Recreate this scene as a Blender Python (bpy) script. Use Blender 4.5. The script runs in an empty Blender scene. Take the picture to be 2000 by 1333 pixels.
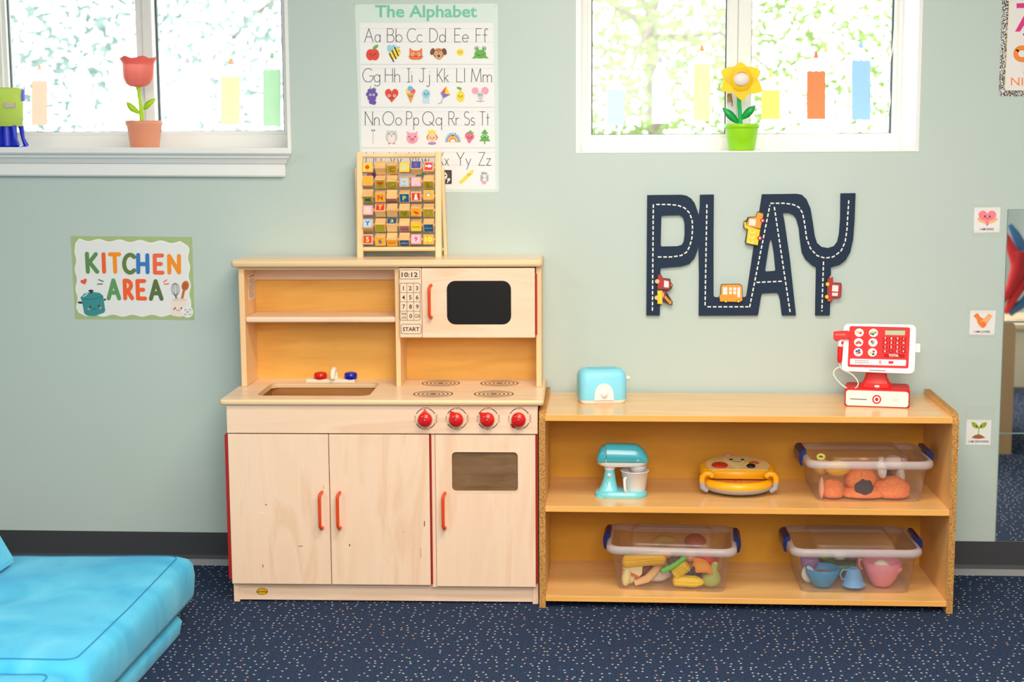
import bpy, bmesh, math, random
from mathutils import Vector, Matrix, Euler, noise
from mathutils.geometry import tessellate_polygon
PI = math.pi
rnd = random.Random(7)
SC = bpy.context.scene
COL = SC.collection

# ------------------------------------------------------------------ camera
FPX, CAM = 2914.09, Vector((1.072, -4.7452, 1.3852))
YAW, PITCH, ROLL = .0652, -.1321, -.0054
_cy, _sy = math.cos(YAW), math.sin(YAW)
FWD = Vector((-_sy*math.cos(PITCH), _cy*math.cos(PITCH), math.sin(PITCH)))
_r = Vector((_cy, _sy, 0)); _u = _r.cross(FWD)
RIGHT = math.cos(ROLL)*_r + math.sin(ROLL)*_u
UP = -math.sin(ROLL)*_r + math.cos(ROLL)*_u
cd = bpy.data.cameras.new('camera'); cam = bpy.data.objects.new('camera', cd); COL.objects.link(cam)
M = Matrix((RIGHT, UP, -FWD)).transposed().to_4x4(); M.translation = CAM
cam.matrix_world = M
cd.sensor_fit = 'HORIZONTAL'; cd.sensor_width = 36; cd.lens = FPX*36/2000
cd.clip_start = .05; cd.clip_end = 200
cd.dof.use_dof = True; cd.dof.focus_distance = 4.45; cd.dof.aperture_fstop = 3.2
SC.camera = cam
SC.cycles.transparent_max_bounces = 48

# ------------------------------------------------------------------ light
w = bpy.data.worlds.new('world'); SC.world = w; w.use_nodes = True
bgn = w.node_tree.nodes['Background']
bgn.inputs[0].default_value = (.93, .97, 1.0, 1); bgn.inputs[1].default_value = 5.0
def area(name, loc, sx, sy, power, col, rot=(0, 0, 0)):
    l = bpy.data.lights.new(name, 'AREA'); l.shape = 'RECTANGLE'; l.size = sx; l.size_y = sy
    l.energy = power; l.color = col
    o = bpy.data.objects.new(name, l); COL.objects.link(o); o.location = loc; o.rotation_euler = rot
    return o
# ceiling panels of the room
area('ceiling_lamp', (1.25, -1.75, 2.5), 1.3, .6, 34, (1, .90, .76))
area('ceiling_lamp', (1.5, -3.6, 2.5), 1.6, 1.2, 60, (1, .92, .80))
area('ceiling_lamp', (-1.4, -3.2, 2.5), 1.2, .6, 26, (.90, 1.0, .98))
area('ceiling_lamp', (1.4, -6.0, 2.5), 1.6, .8, 40, (1, .93, .84))
# bounced camera flash: a soft source above and behind the photographer
area('flash_softbox', (1.3, -5.3, 2.1), 1.6, 1.2, 62, (1, .95, .88), (math.radians(68), 0, 0))
SC.view_settings.view_transform = 'Standard'; SC.view_settings.look = 'None'
SC.view_settings.exposure = 0.38; SC.view_settings.gamma = 1; SC.view_settings.use_curve_mapping = False

# ------------------------------------------------------------------ projection helpers
def ray(px, py): return FWD + (px-1000)/FPX*RIGHT - (py-666.5)/FPX*UP
def on_plane(px, py, p, n):
    d = ray(px, py); t = (p-CAM).dot(n)/d.dot(n); return CAM + d*t
def aty(px, py, y): return on_plane(px, py, Vector((0, y, 0)), Vector((0, 1, 0)))
def atz(px, py, z): return on_plane(px, py, Vector((0, 0, z)), Vector((0, 0, 1)))
def pxm(y): return (y-CAM.y)/FPX            # metres per pixel at depth y

# ------------------------------------------------------------------ materials
def lin(c):
    return tuple((v/255/12.92 if v/255 <= .04045 else ((v/255+.055)/1.055)**2.4) for v in c)
MATS = {}
def mat(rgb, rough=.5, spec=.5, metal=0, name=None, bump=0, bscale=80, coat=0, trans=0, sq=False):
    key = (tuple(rgb), rough, spec, metal, bump, bscale, coat, trans, sq)
    if key in MATS: return MATS[key]
    m = bpy.data.materials.new(name or 'surface'); m.use_nodes = True
    nt = m.node_tree; b = nt.nodes['Principled BSDF']
    b.inputs['Base Color'].default_value = (*lin(rgb), 1)
    b.inputs['Roughness'].default_value = rough; b.inputs['Specular IOR Level'].default_value = spec
    b.inputs['Metallic'].default_value = metal; b.inputs['Coat Weight'].default_value = coat
    if bump:
        tc = nt.nodes.new('ShaderNodeTexCoord'); n = nt.nodes.new('ShaderNodeTexNoise'); n.inputs['Scale'].default_value = bscale
        n.inputs['Detail'].default_value = 4
        bp = nt.nodes.new('ShaderNodeBump'); bp.inputs['Strength'].default_value = bump; bp.inputs['Distance'].default_value = .01
        nt.links.new(tc.outputs['Object'], n.inputs['Vector']); nt.links.new(n.outputs['Fac'], bp.inputs['Height'])
        nt.links.new(bp.outputs['Normal'], b.inputs['Normal'])
    if trans:
        t = nt.nodes.new('ShaderNodeBsdfTranslucent'); t.inputs[0].default_value = (*[v**.5 if sq else v for v in lin(rgb)], 1)
        mx = nt.nodes.new('ShaderNodeMixShader'); mx.inputs[0].default_value = trans
        nt.links.new(b.outputs[0], mx.inputs[1]); nt.links.new(t.outputs[0], mx.inputs[2])
        nt.links.new(mx.outputs[0], nt.nodes['Material Output'].inputs[0])
    MATS[key] = m; return m
def noise_mat(name, stops, scale=(1, 1, 1), nscale=5, detail=5, distort=.5, rough=.45, spec=.4, bump=0, coord='Object', rot=(0, 0, 0)):
    m = bpy.data.materials.new(name); m.use_nodes = True; nt = m.node_tree; b = nt.nodes['Principled BSDF']
    tc = nt.nodes.new('ShaderNodeTexCoord'); mp = nt.nodes.new('ShaderNodeMapping'); n = nt.nodes.new('ShaderNodeTexNoise')
    mp.inputs['Scale'].default_value = scale; mp.inputs['Rotation'].default_value = rot
    n.inputs['Scale'].default_value = nscale; n.inputs['Detail'].default_value = detail; n.inputs['Distortion'].default_value = distort
    r = nt.nodes.new('ShaderNodeValToRGB'); el = r.color_ramp.elements
    el[0].position = stops[0][0]; el[0].color = (*lin(stops[0][1]), 1); el[1].position = stops[-1][0]; el[1].color = (*lin(stops[-1][1]), 1)
    for p, c in stops[1:-1]:
        e = el.new(p); e.color = (*lin(c), 1)
    L = nt.links.new
    L(tc.outputs[coord], mp.inputs['Vector']); L(mp.outputs[0], n.inputs['Vector']); L(n.outputs['Fac'], r.inputs[0]); L(r.outputs[0], b.inputs['Base Color'])
    b.inputs['Roughness'].default_value = rough; b.inputs['Specular IOR Level'].default_value = spec
    if bump:
        bp = nt.nodes.new('ShaderNodeBump'); bp.inputs['Strength'].default_value = bump; bp.inputs['Distance'].default_value = .004
        L(n.outputs['Fac'], bp.inputs['Height']); L(bp.outputs[0], b.inputs['Normal'])
    return m
def clear_mat(name, tint, opac, milky, rough=.08, gloss=.5):
    """thin clear plastic or glass: transparent + a milky diffuse share + Fresnel gloss"""
    m = bpy.data.materials.new(name); m.use_nodes = True; nt = m.node_tree; nt.nodes.remove(nt.nodes['Principled BSDF'])
    t = nt.nodes.new('ShaderNodeBsdfTransparent'); t.inputs[0].default_value = (*lin(tint), 1)
    d = nt.nodes.new('ShaderNodeBsdfDiffuse'); d.inputs[0].default_value = (*lin(milky), 1)
    tr = nt.nodes.new('ShaderNodeBsdfTranslucent'); tr.inputs[0].default_value = (*lin(milky), 1)
    md = nt.nodes.new('ShaderNodeMixShader'); md.inputs[0].default_value = .4
    a = nt.nodes.new('ShaderNodeMixShader'); a.inputs[0].default_value = opac
    g = nt.nodes.new('ShaderNodeBsdfGlossy'); g.inputs['Roughness'].default_value = rough
    fr = nt.nodes.new('ShaderNodeFresnel'); fr.inputs[0].default_value = 1.45
    mu = nt.nodes.new('ShaderNodeMath'); mu.operation = 'MULTIPLY'; mu.inputs[1].default_value = gloss
    x = nt.nodes.new('ShaderNodeMixShader'); L = nt.links.new
    L(d.outputs[0], md.inputs[1]); L(tr.outputs[0], md.inputs[2])
    L(t.outputs[0], a.inputs[1]); L(md.outputs[0], a.inputs[2]); L(fr.outputs[0], mu.inputs[0]); L(mu.outputs[0], x.inputs[0])
    L(a.outputs[0], x.inputs[1]); L(g.outputs[0], x.inputs[2]); L(x.outputs[0], nt.nodes['Material Output'].inputs[0])
    return m

# ------------------------------------------------------------------ mesh builder
def place(loc, rz=0): return Matrix.Translation(Vector(loc)) @ Matrix.Rotation(rz, 4, 'Z')
def rrect(w, d, r, n=5):
    """rounded rectangle outline, centred"""
    r = min(r, w/2-1e-5, d/2-1e-5); P = []
    for cx, cy, a in ((w/2-r, d/2-r, 0), (-w/2+r, d/2-r, PI/2), (-w/2+r, -d/2+r, PI), (w/2-r, -d/2+r, 1.5*PI)):
        for i in range(n+1):
            t = a+PI/2*i/n; P.append((cx+r*math.cos(t), cy+r*math.sin(t)))
    return P
def ell(cx, cy, rx, ry=None, rot=0, n=24, a0=0, a1=2*PI):
    ry = rx if ry is None else ry; c, s = math.cos(rot), math.sin(rot); P = []
    full = abs(a1-a0-2*PI) < 1e-6; k = n if full else n+1
    for i in range(k):
        t = a0+(a1-a0)*i/n; x, y = rx*math.cos(t), ry*math.sin(t); P.append((cx+c*x-s*y, cy+s*x+c*y))
    return P
class MB:
    def __init__(s, T=None): s.v = []; s.f = []; s.mi = []; s.sm = []; s.mats = []; s.T = T or Matrix()
    def slot(s, m):
        if m not in s.mats: s.mats.append(m)
        return s.mats.index(m)
    def add(s, vs, fs, m, smooth=False):
        o = len(s.v); k = s.slot(m)
        s.v += [s.T @ Vector(v) for v in vs]
        for f in fs: s.f.append([i+o for i in f]); s.mi.append(k); s.sm.append(smooth)
        return s
    def box(s, a, b, m, bev=0, seg=2):
        lo = [min(p, q) for p, q in zip(a, b)]; hi = [max(p, q) for p, q in zip(a, b)]
        bm = bmesh.new(); bmesh.ops.create_cube(bm, size=1)
        for v in bm.verts: v.co = Vector([(lo[i]+hi[i])/2+v.co[i]*(hi[i]-lo[i]) for i in range(3)])
        if bev: bmesh.ops.bevel(bm, geom=bm.edges[:], offset=min(bev, .49*min(hi[i]-lo[i] for i in range(3))), segments=seg, profile=.5, affect='EDGES')
        bm.verts.index_update()
        s.add([v.co.copy() for v in bm.verts], [[v.index for v in f.verts] for f in bm.faces], m, False); bm.free(); return s
    def loft(s, rings, m, caps=True, smooth=True, closed=True):
        n = len(rings[0]); vs = [p for r in rings for p in r]; fs = []
        for i in range(len(rings)-1):
            for j in range(n if closed else n-1):
                k = (j+1) % n; fs.append((i*n+j, i*n+k, (i+1)*n+k, (i+1)*n+j))
        s.add(vs, fs, m, smooth)
        if caps:
            s.add(rings[0], [list(range(n))[::-1]], m, False); s.add(rings[-1], [list(range(n))], m, False)
        return s
    def lathe(s, prof, m, c=(0, 0, 0), n=32, smooth=True, caps=True, A=None):
        """prof: (radius, height) pairs; A: optional 3x3/4x4 orientation"""
        R = []
        for r, z in prof:
            ring = [Vector((r*math.cos(2*PI*i/n), r*math.sin(2*PI*i/n), z)) for i in range(n)]
            if A is not None: ring = [A @ p for p in ring]
            R.append([p+Vector(c) for p in ring])
        return s.loft(R, m, caps, smooth)
    def tube(s, pts, r, m, n=10, caps=True, flat=1.0, upv=None):
        pts = [Vector(p) for p in pts]; R = []; ref = None
        for i, p in enumerate(pts):
            t = (pts[min(i+1, len(pts)-1)]-pts[max(i-1, 0)]).normalized()
            if upv is not None: ref = Vector(upv)
            elif ref is None: ref = Vector((0, 0, 1)) if abs(t.z) < .9 else Vector((1, 0, 0))
            a = (ref-t*ref.dot(t)).normalized(); b = t.cross(a); ref = a
            rr = r[i] if isinstance(r, (list, tuple)) else r
            R.append([p+a*rr*math.cos(2*PI*k/n)+b*rr*flat*math.sin(2*PI*k/n) for k in range(n)])
        return s.loft(R, m, caps)
    def ball(s, c, r, m, rot=None, n=20, k=12, lump=0, ls=30, fn=None):
        rx, ry, rz = (r, r, r) if not isinstance(r, (tuple, list)) else r
        E3 = Euler(rot).to_matrix() if rot else Matrix.Identity(3); R = []
        for i in range(k+1):
            t = PI*i/k; ring = []
            for j in range(n):
                a = 2*PI*j/n; d = Vector((math.sin(t)*math.cos(a), math.sin(t)*math.sin(a), -math.cos(t)))
                q = 1+(lump*noise.noise(d*ls+Vector(c)*7) if lump else 0)
                if fn: q *= fn(d)
                ring.append(E3 @ Vector((d.x*rx*q, d.y*ry*q, d.z*rz*q))+Vector(c))
            R.append(ring)
        return s.loft(R, m, False)
    def prism(s, pts, axis, a0, a1, m, holes=(), smooth=False):
        """2D polygon extruded along axis 'x','y' or 'z' from a0 to a1"""
        def P(p, a):
            return {'x': (a, p[0], p[1]), 'y': (p[0], a, p[1]), 'z': (p[0], p[1], a)}[axis]
        loops = [list(pts)]+[list(h) for h in holes]
        flat = [p for l in loops for p in l]; n = len(flat)
        tri = tessellate_polygon([[Vector((p[0], p[1], 0)) for p in l] for l in loops])
        s.add([P(p, a0) for p in flat]+[P(p, a1) for p in flat], [list(t) for t in tri]+[[i+n for i in t[::-1]] for t in tri], m)
        for l in loops:
            k = len(l); s.add([P(p, a0) for p in l]+[P(p, a1) for p in l], [(i, (i+1) % k, (i+1) % k+k, i+k) for i in range(k)], m, smooth)
        return s
    def build(s, name, parent=None, **kw):
        me = bpy.data.meshes.new(name); me.from_pydata([tuple(v) for v in s.v], [], s.f); me.update()
        for m in s.mats: me.materials.append(m)
        me.polygons.foreach_set('material_index', s.mi); me.polygons.foreach_set('use_smooth', s.sm)
        bm = bmesh.new(); bm.from_mesh(me); bmesh.ops.recalc_face_normals(bm, faces=bm.faces); bm.to_mesh(me); bm.free()
        o = bpy.data.objects.new(name, me); COL.objects.link(o)
        if parent:
            o.parent = parent
            o.matrix_parent_inverse = WM[parent.name].inverted() if parent.name in WM else Matrix()
        for k, v in kw.items(): o[k] = v
        return o
WM = {}
def thing(name, label, cat, loc, rz=0, group=None):
    o = bpy.data.objects.new(name, None); COL.objects.link(o); o.location = loc; o.rotation_euler = (0, 0, rz)
    o.empty_display_size = .05; o['label'] = label; o['category'] = cat
    if group: o['group'] = group
    WM[o.name] = place(loc, rz); return o
def solo(mb, name, label, cat, group=None):
    kw = dict(label=label, category=cat)
    if group: kw['group'] = group
    return mb.build(name, **kw)
def struct(mb, name): return mb.build(name, kind='structure')

# ------------------------------------------------------------------ lettering
_TX = {}
def text_mesh(t, bold=0):
    if (t, bold) in _TX: return _TX[t, bold]
    c = bpy.data.curves.new('lettering', 'FONT'); c.body = t; c.size = 1; c.offset = bold; c.resolution_u = 3
    o = bpy.data.objects.new('lettering', c); COL.objects.link(o)
    dg = bpy.context.evaluated_depsgraph_get(); me = o.evaluated_get(dg).to_mesh()
    vs = [(v.co.x, v.co.y) for v in me.vertices]; fs = [list(p.vertices) for p in me.polygons]
    o.evaluated_get(dg).to_mesh_clear(); bpy.data.objects.remove(o); bpy.data.curves.remove(c)
    x0, x1 = min(v[0] for v in vs), max(v[0] for v in vs); y0, y1 = min(v[1] for v in vs), max(v[1] for v in vs)
    _TX[t, bold] = ([(v[0]-(x0+x1)/2, v[1]-(y0+y1)/2) for v in vs], fs, x1-x0, y1-y0); return _TX[t, bold]
class Print:
    """flat artwork traced in photo pixels on a real surface (point p, normal n); q maps drawing units to photo pixels.
    Ink shapes that overlap are stacked in hair-thin layers."""
    def __init__(s, mb, p, n, q=None, off=0.0, step=.00022, fn=None):
        s.mb = mb; s.p = Vector(p); s.n = Vector(n).normalized()
        if s.n.dot(CAM-s.p) < 0: s.n = -s.n
        s.q = q or (lambda x, y: (x, y)); s.off = off; s.step = step; s.fn = fn; s.rec = []; s.c = 0
    def at(s, x, y, h):
        if s.fn: return s.fn(x, y)+s.n*h
        u, v = s.q(x, y); return on_plane(u, v, s.p, s.n)+s.n*h
    def lay(s, pts, pad=0):
        x0, x1 = min(p[0] for p in pts)-pad, max(p[0] for p in pts)+pad; y0, y1 = min(p[1] for p in pts)-pad, max(p[1] for p in pts)+pad
        k = 1+max([r[4] for r in s.rec if r[0] < x1 and r[1] > x0 and r[2] < y1 and r[3] > y0], default=0)
        s.rec.append((x0, x1, y0, y1, k)); return s.off+k*s.step
    def micro(s): s.c += 1; return (s.c % 24)*s.step/27
    def poly(s, pts, m, holes=(), depth=0, h=None):
        h = s.lay(pts) if h is None else h; h += s.micro() if not depth else 0
        loops = [list(pts)]+[list(x) for x in holes]; flat = [p for l in loops for p in l]
        tri = tessellate_polygon([[Vector((p[0], p[1], 0)) for p in l] for l in loops])
        s.mb.add([s.at(*p, h) for p in flat], [list(t) for t in tri], m)
        if depth:
            s.mb.add([s.at(*p, h-depth) for p in flat], [list(t)[::-1] for t in tri], m)
            for l in loops:
                k = len(l); s.mb.add([s.at(*p, h) for p in l]+[s.at(*p, h-depth) for p in l], [(i, (i+1) % k, (i+1) % k+k, i+k) for i in range(k)], m)
        return s
    def rect(s, x0, y0, x1, y1, m, r=0, depth=0, h=None):
        P = [((x0+x1)/2+a, (y0+y1)/2+b) for a, b in rrect(abs(x1-x0), abs(y1-y0), r, 4)] if r else [(x0, y0), (x1, y0), (x1, y1), (x0, y1)]
        return s.poly(P, m, depth=depth, h=h)
    def frame(s, x0, y0, x1, y1, wd, m, r=0):
        o = [((x0+x1)/2+a, (y0+y1)/2+b) for a, b in rrect(x1-x0, y1-y0, r+.01, 4)]
        i = [((x0+x1)/2+a, (y0+y1)/2+b) for a, b in rrect(x1-x0-2*wd, y1-y0-2*wd, max(r-wd, .01), 4)]
        h = s.off+s.step+s.micro(); n = len(o); s.mb.add([s.at(*p, h) for p in o]+[s.at(*p, h) for p in i], [(a, (a+1) % n, (a+1) % n+n, a+n) for a in range(n)], m)
    def dot(s, x, y, rx, m, ry=None, rot=0, depth=0, h=None): return s.poly(ell(x, y, rx, ry, rot, 20), m, depth=depth, h=h)
    def line(s, pts, wd, m, cap=True, h=None):
        h = s.lay(pts, wd/2) if h is None else h
        for (x0, y0), (x1, y1) in zip(pts, pts[1:]):
            L = math.hypot(x1-x0, y1-y0)
            if L < 1e-6: continue
            a, b = -(y1-y0)/L*wd/2, (x1-x0)/L*wd/2; g = h+s.micro()
            s.mb.add([s.at(x0+a, y0+b, g), s.at(x1+a, y1+b, g), s.at(x1-a, y1-b, g), s.at(x0-a, y0-b, g)], [(0, 1, 2, 3)], m)
        for i, (x, y) in enumerate(pts):
            if cap or 0 < i < len(pts)-1:
                g = h+s.micro(); s.mb.add([s.at(*p, g) for p in ell(x, y, wd/2, n=12)], [list(range(12))], m)
        return s
    def dashes(s, pts, dash, gap, wd, m):
        h = s.off+s.step*2
        D = [(Vector(a), Vector(b)) for a, b in zip(pts, pts[1:])]; T = sum((b-a).length for a, b in D)
        def P(t):
            for a, b in D:
                l = (b-a).length
                if t <= l: return a+(b-a)*(t/l if l else 0)
                t -= l
            return D[-1][1]
        t = 0
        while t < T-dash*.3:
            e = min(t+dash, T); s.line([tuple(P(t)), tuple(P((t+e)/2)), tuple(P(e))], wd, m, cap=False, h=h); t += dash+gap
    def text(s, t, x, y, hgt, m, wd=None, rot=0, bold=0.0):
        vs, fs, W, H = text_mesh(t, bold); sy = hgt/H; sx = wd/W if wd else sy; c, n = math.cos(rot), math.sin(rot)
        P = [(x+c*a*sx+n*b*sy, y+n*a*sx-c*b*sy) for a, b in vs]; h = s.lay(P); s.mb.add([s.at(*p, h) for p in P], fs, m); return s
    def face(s, x, y, d, r, m, smile=True):
        s.dot(x-d, y, r, m); s.dot(x+d, y, r, m)
        if smile: s.line([(x+d*.6*math.cos(t), y+r*1.2+d*.5*math.sin(t)) for t in (.2, .8, 1.57, 2.3, 2.9)], r*.7, m)
def arc(cx, cy, rx, ry, a0, a1, n=12):
    return [(cx+rx*math.cos(math.radians(a0+(a1-a0)*i/n)), cy+ry*math.sin(math.radians(a0+(a1-a0)*i/n))) for i in range(n+1)]
# single stroke print letters: (width, strokes), y up, capital height 1
GL = {
 'A': (.8, [[(0, 0), (.4, 1), (.8, 0)], [(.15, .38), (.65, .38)]]), 'a': (.5, [arc(.25, .27, .25, .27, 0, 360, 20), [(.5, .55), (.5, 0)]]),
 'B': (.55, [[(0, 0), (0, 1)], [(0, 1)]+arc(.28, .76, .22, .24, 90, -90)+[(0, .52)], [(0, .52)]+arc(.3, .26, .25, .26, 90, -90)+[(0, 0)]]),
 'b': (.5, [[(0, 1), (0, 0)], arc(.25, .27, .25, .27, 0, 360, 20)]),
 'C': (.75, [arc(.48, .5, .48, .5, 50, 310, 20)]), 'c': (.45, [arc(.27, .27, .27, .27, 45, 315)]),
 'D': (.65, [[(0, 0), (0, 1)]+arc(.2, .5, .45, .5, 90, -90)+[(0, 0)]]), 'd': (.5, [[(.5, 1), (.5, 0)], arc(.25, .27, .25, .27, 0, 360, 20)]),
 'E': (.5, [[(.5, 1), (0, 1), (0, 0), (.5, 0)], [(0, .52), (.4, .52)]]), 'e': (.52, [[(0, .28), (.52, .28)]+arc(.26, .27, .26, .27, 0, 320, 18)]),
 'F': (.5, [[(.5, 1), (0, 1), (0, 0)], [(0, .52), (.4, .52)]]), 'f': (.38, [arc(.28, .85, .13, .15, 20, 180, 8)+[(.15, 0)], [(0, .52), (.33, .52)]]),
 'G': (.85, [arc(.48, .5, .48, .5, 50, 340, 20)+[(.93, .45), (.6, .45)]]), 'g': (.5, [arc(.25, .27, .25, .27, 0, 360, 20), [(.5, .55), (.5, -.1)]+arc(.25, -.1, .25, .2, 0, -150, 10)]),
 'H': (.6, [[(0, 0), (0, 1)], [(.6, 0), (.6, 1)], [(0, .52), (.6, .52)]]), 'h': (.42, [[(0, 0), (0, 1)], [(0, .3)]+arc(.21, .33, .21, .22, 180, 0)+[(.42, 0)]]),
 'I': (.3, [[(.15, 0), (.15, 1)], [(0, 1), (.3, 1)], [(0, 0), (.3, 0)]]), 'i': (.06, [[(.03, 0), (.03, .52)], [(.03, .74), (.03, .76)]]),
 'J': (.55, [[(.2, 1), (.55, 1)], [(.4, 1), (.4, .2)]+arc(.2, .2, .2, .2, 0, -170, 10)]), 'j': (.3, [[(.28, .52), (.28, -.15)]+arc(.13, -.15, .15, .2, 0, -150, 8), [(.28, .74), (.28, .76)]]),
 'K': (.55, [[(0, 0), (0, 1)], [(.5, 1), (0, .42)], [(.14, .56), (.55, 0)]]), 'k': (.4, [[(0, 0), (0, 1)], [(.36, .52), (0, .2)], [(.1, .3), (.4, 0)]]),
 'L': (.5, [[(0, 1), (0, 0), (.5, 0)]]), 'l': (.05, [[(.02, 1), (.02, 0)]]),
 'M': (.75, [[(0, 0), (.06, 1), (.38, .05), (.7, 1), (.76, 0)]]), 'm': (.65, [[(0, 0), (0, .52)], [(0, .33)]+arc(.16, .35, .16, .18, 180, 0, 8)+[(.32, 0)], [(.32, .33)]+arc(.49, .35, .16, .18, 180, 0, 8)+[(.65, 0)]]),
 'N': (.65, [[(0, 0), (0, 1), (.65, 0), (.65, 1)]]), 'n': (.42, [[(0, 0), (0, .52)], [(0, .3)]+arc(.21, .33, .21, .22, 180, 0)+[(.42, 0)]]),
 'O': (.95, [arc(.48, .5, .48, .5, 0, 360, 28)]), 'o': (.52, [arc(.26, .27, .26, .27, 0, 360, 20)]),
 'P': (.55, [[(0, 0), (0, 1)]+arc(.28, .74, .26, .26, 90, -90)+[(0, .48)]]), 'p': (.5, [[(0, .55), (0, -.35)], arc(.25, .27, .25, .27, 0, 360, 20)]),
 'Q': (.98, [arc(.48, .5, .48, .5, 0, 360, 28), [(.6, .25), (.98, -.02)]]), 'q': (.5, [[(.5, .55), (.5, -.35)], arc(.25, .27, .25, .27, 0, 360, 20)]),
 'R': (.55, [[(0, 0), (0, 1)]+arc(.28, .74, .26, .26, 90, -90)+[(0, .48)], [(.25, .48), (.58, 0)]]), 'r': (.3, [[(0, 0), (0, .52)], [(0, .3)]+arc(.2, .32, .2, .2, 180, 60, 8)]),
 'S': (.55, [arc(.28, .76, .26, .24, 40, 270, 12)[:-1]+arc(.28, .26, .28, .26, 90, -140, 12)]), 's': (.4, [arc(.2, .4, .18, .14, 40, 270, 10)[:-1]+arc(.2, .13, .2, .13, 90, -140, 10)]),
 'T': (.6, [[(0, 1), (.6, 1)], [(.3, 1), (.3, 0)]]), 't': (.34, [[(.17, .85), (.17, 0)], [(0, .55), (.34, .55)]]),
 'U': (.6, [[(0, 1), (0, .3)]+arc(.3, .3, .3, .3, 180, 360)+[(.6, 1)]]), 'u': (.42, [[(0, .52), (0, .22)]+arc(.21, .22, .21, .22, 180, 360)+[(.42, .52)], [(.42, .52), (.42, 0)]]),
 'V': (.7, [[(0, 1), (.35, 0), (.7, 1)]]), 'v': (.42, [[(0, .52), (.21, 0), (.42, .52)]]),
 'W': (.95, [[(0, 1), (.22, 0), (.47, 1), (.72, 0), (.95, 1)]]), 'w': (.6, [[(0, .52), (.14, 0), (.3, .52), (.46, 0), (.6, .52)]]),
 'X': (.6, [[(0, 1), (.6, 0)], [(.6, 1), (0, 0)]]), 'x': (.4, [[(0, .52), (.4, 0)], [(.4, .52), (0, 0)]]),
 'Y': (.62, [[(0, 1), (.31, .5), (.62, 1)], [(.31, .5), (.31, 0)]]), 'y': (.42, [[(0, .52), (.21, .02)], [(.42, .52), (.06, -.32)]]),
 'Z': (.65, [[(0, 1), (.62, 1), (0, 0), (.65, 0)]]), 'z': (.42, [[(0, .52), (.4, .52), (0, 0), (.42, 0)]]),
}
def strokes(pr, t, x0, x1, base, cap, wd, m):
    """stroke letters fitted between x0 and x1"""
    gap = .16; W = sum(GL[c][0] for c in t)+gap*(len(t)-1); sx = (x1-x0)/W; h = pr.lay([(x0, base-cap), (x1, base+cap*.4)]); x = 0
    for c in t:
        for st in GL[c][1]: pr.line([(x0+(x+a)*sx, base-b*cap) for a, b in st], wd, m, h=h)
        x += GL[c][0]+gap
# ------------------------------------------------------------------ shared materials
WHITE = mat((236, 235, 230), .45); PAINTW = mat((240, 239, 237), .4)
BLACK = mat((24, 22, 22), .5); INK = mat((38, 28, 26), .6)
wall_m = noise_mat('sage_wall_paint', [(.3, (190, 204, 198)), (.7, (193, 206, 201))], nscale=2, rough=.38, spec=.35, bump=.02)
birch_v = noise_mat('birch_vertical_grain', [(.25, (240, 203, 172)), (.5, (246, 212, 184)), (.62, (238, 199, 166)), (.8, (247, 215, 189))], scale=(5, 5, .7), nscale=2.2, distort=1.4, rough=.35)
birch_h = noise_mat('birch_horizontal_grain', [(.25, (240, 203, 172)), (.5, (246, 212, 184)), (.62, (237, 198, 166)), (.8, (247, 215, 189))], scale=(.8, 5, 6), nscale=2.2, distort=1.4, rough=.35)
birch_in = noise_mat('birch_back_panel', [(.25, (236, 176, 82)), (.5, (240, 182, 88)), (.65, (230, 170, 76)), (.8, (240, 181, 88))], scale=(.8, 3, 7), nscale=3, distort=1, rough=.45)  # orange of light bouncing between the panels is put into this colour
birch_t = noise_mat('birch_top', [(.25, (242, 210, 176)), (.5, (248, 220, 190)), (.62, (240, 206, 172)), (.8, (249, 222, 194))], scale=(.8, 5, 6), nscale=2.2, distort=1.4, rough=.3, spec=.5)
birch_w = noise_mat('birch_bounce_tint', [(.25, (240, 195, 144)), (.6, (244, 204, 154)), (.8, (238, 192, 140))], scale=(5, 5, .7), nscale=2.5, distort=1.2, rough=.4)  # same birch, warm bounced light inside the hutch painted into the colour
ply = noise_mat('plywood_edge', [(.35, (226, 186, 138)), (.6, (240, 208, 164))], scale=(.3, 1, 60), nscale=4, rough=.45)
maple = noise_mat('maple_laminate', [(.3, (234, 180, 110)), (.6, (244, 193, 126)), (.8, (236, 184, 116))], scale=(.7, 6, 6), nscale=3, distort=.8, rough=.22, spec=.85)
maple_edge = noise_mat('maple_edge_band', [(.3, (236, 168, 84)), (.7, (244, 182, 98))], scale=(.6, 4, 4), nscale=4, rough=.4)
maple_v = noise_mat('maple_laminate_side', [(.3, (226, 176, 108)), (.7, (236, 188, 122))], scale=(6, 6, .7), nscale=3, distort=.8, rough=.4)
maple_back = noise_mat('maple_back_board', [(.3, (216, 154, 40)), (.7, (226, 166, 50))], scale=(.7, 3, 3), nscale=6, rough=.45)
chip = noise_mat('particle_board_edge', [(.32, (120, 78, 34)), (.44, (178, 124, 60)), (.6, (202, 148, 80)), (.75, (220, 174, 108))], nscale=270, detail=3, distort=0, rough=.8)
handle_m = mat((228, 70, 10), .35); red_m = mat((214, 22, 16), .25, coat=.3); hinge_m = mat((168, 16, 8), .5)
steel = mat((170, 170, 170), .3, metal=1)

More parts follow.
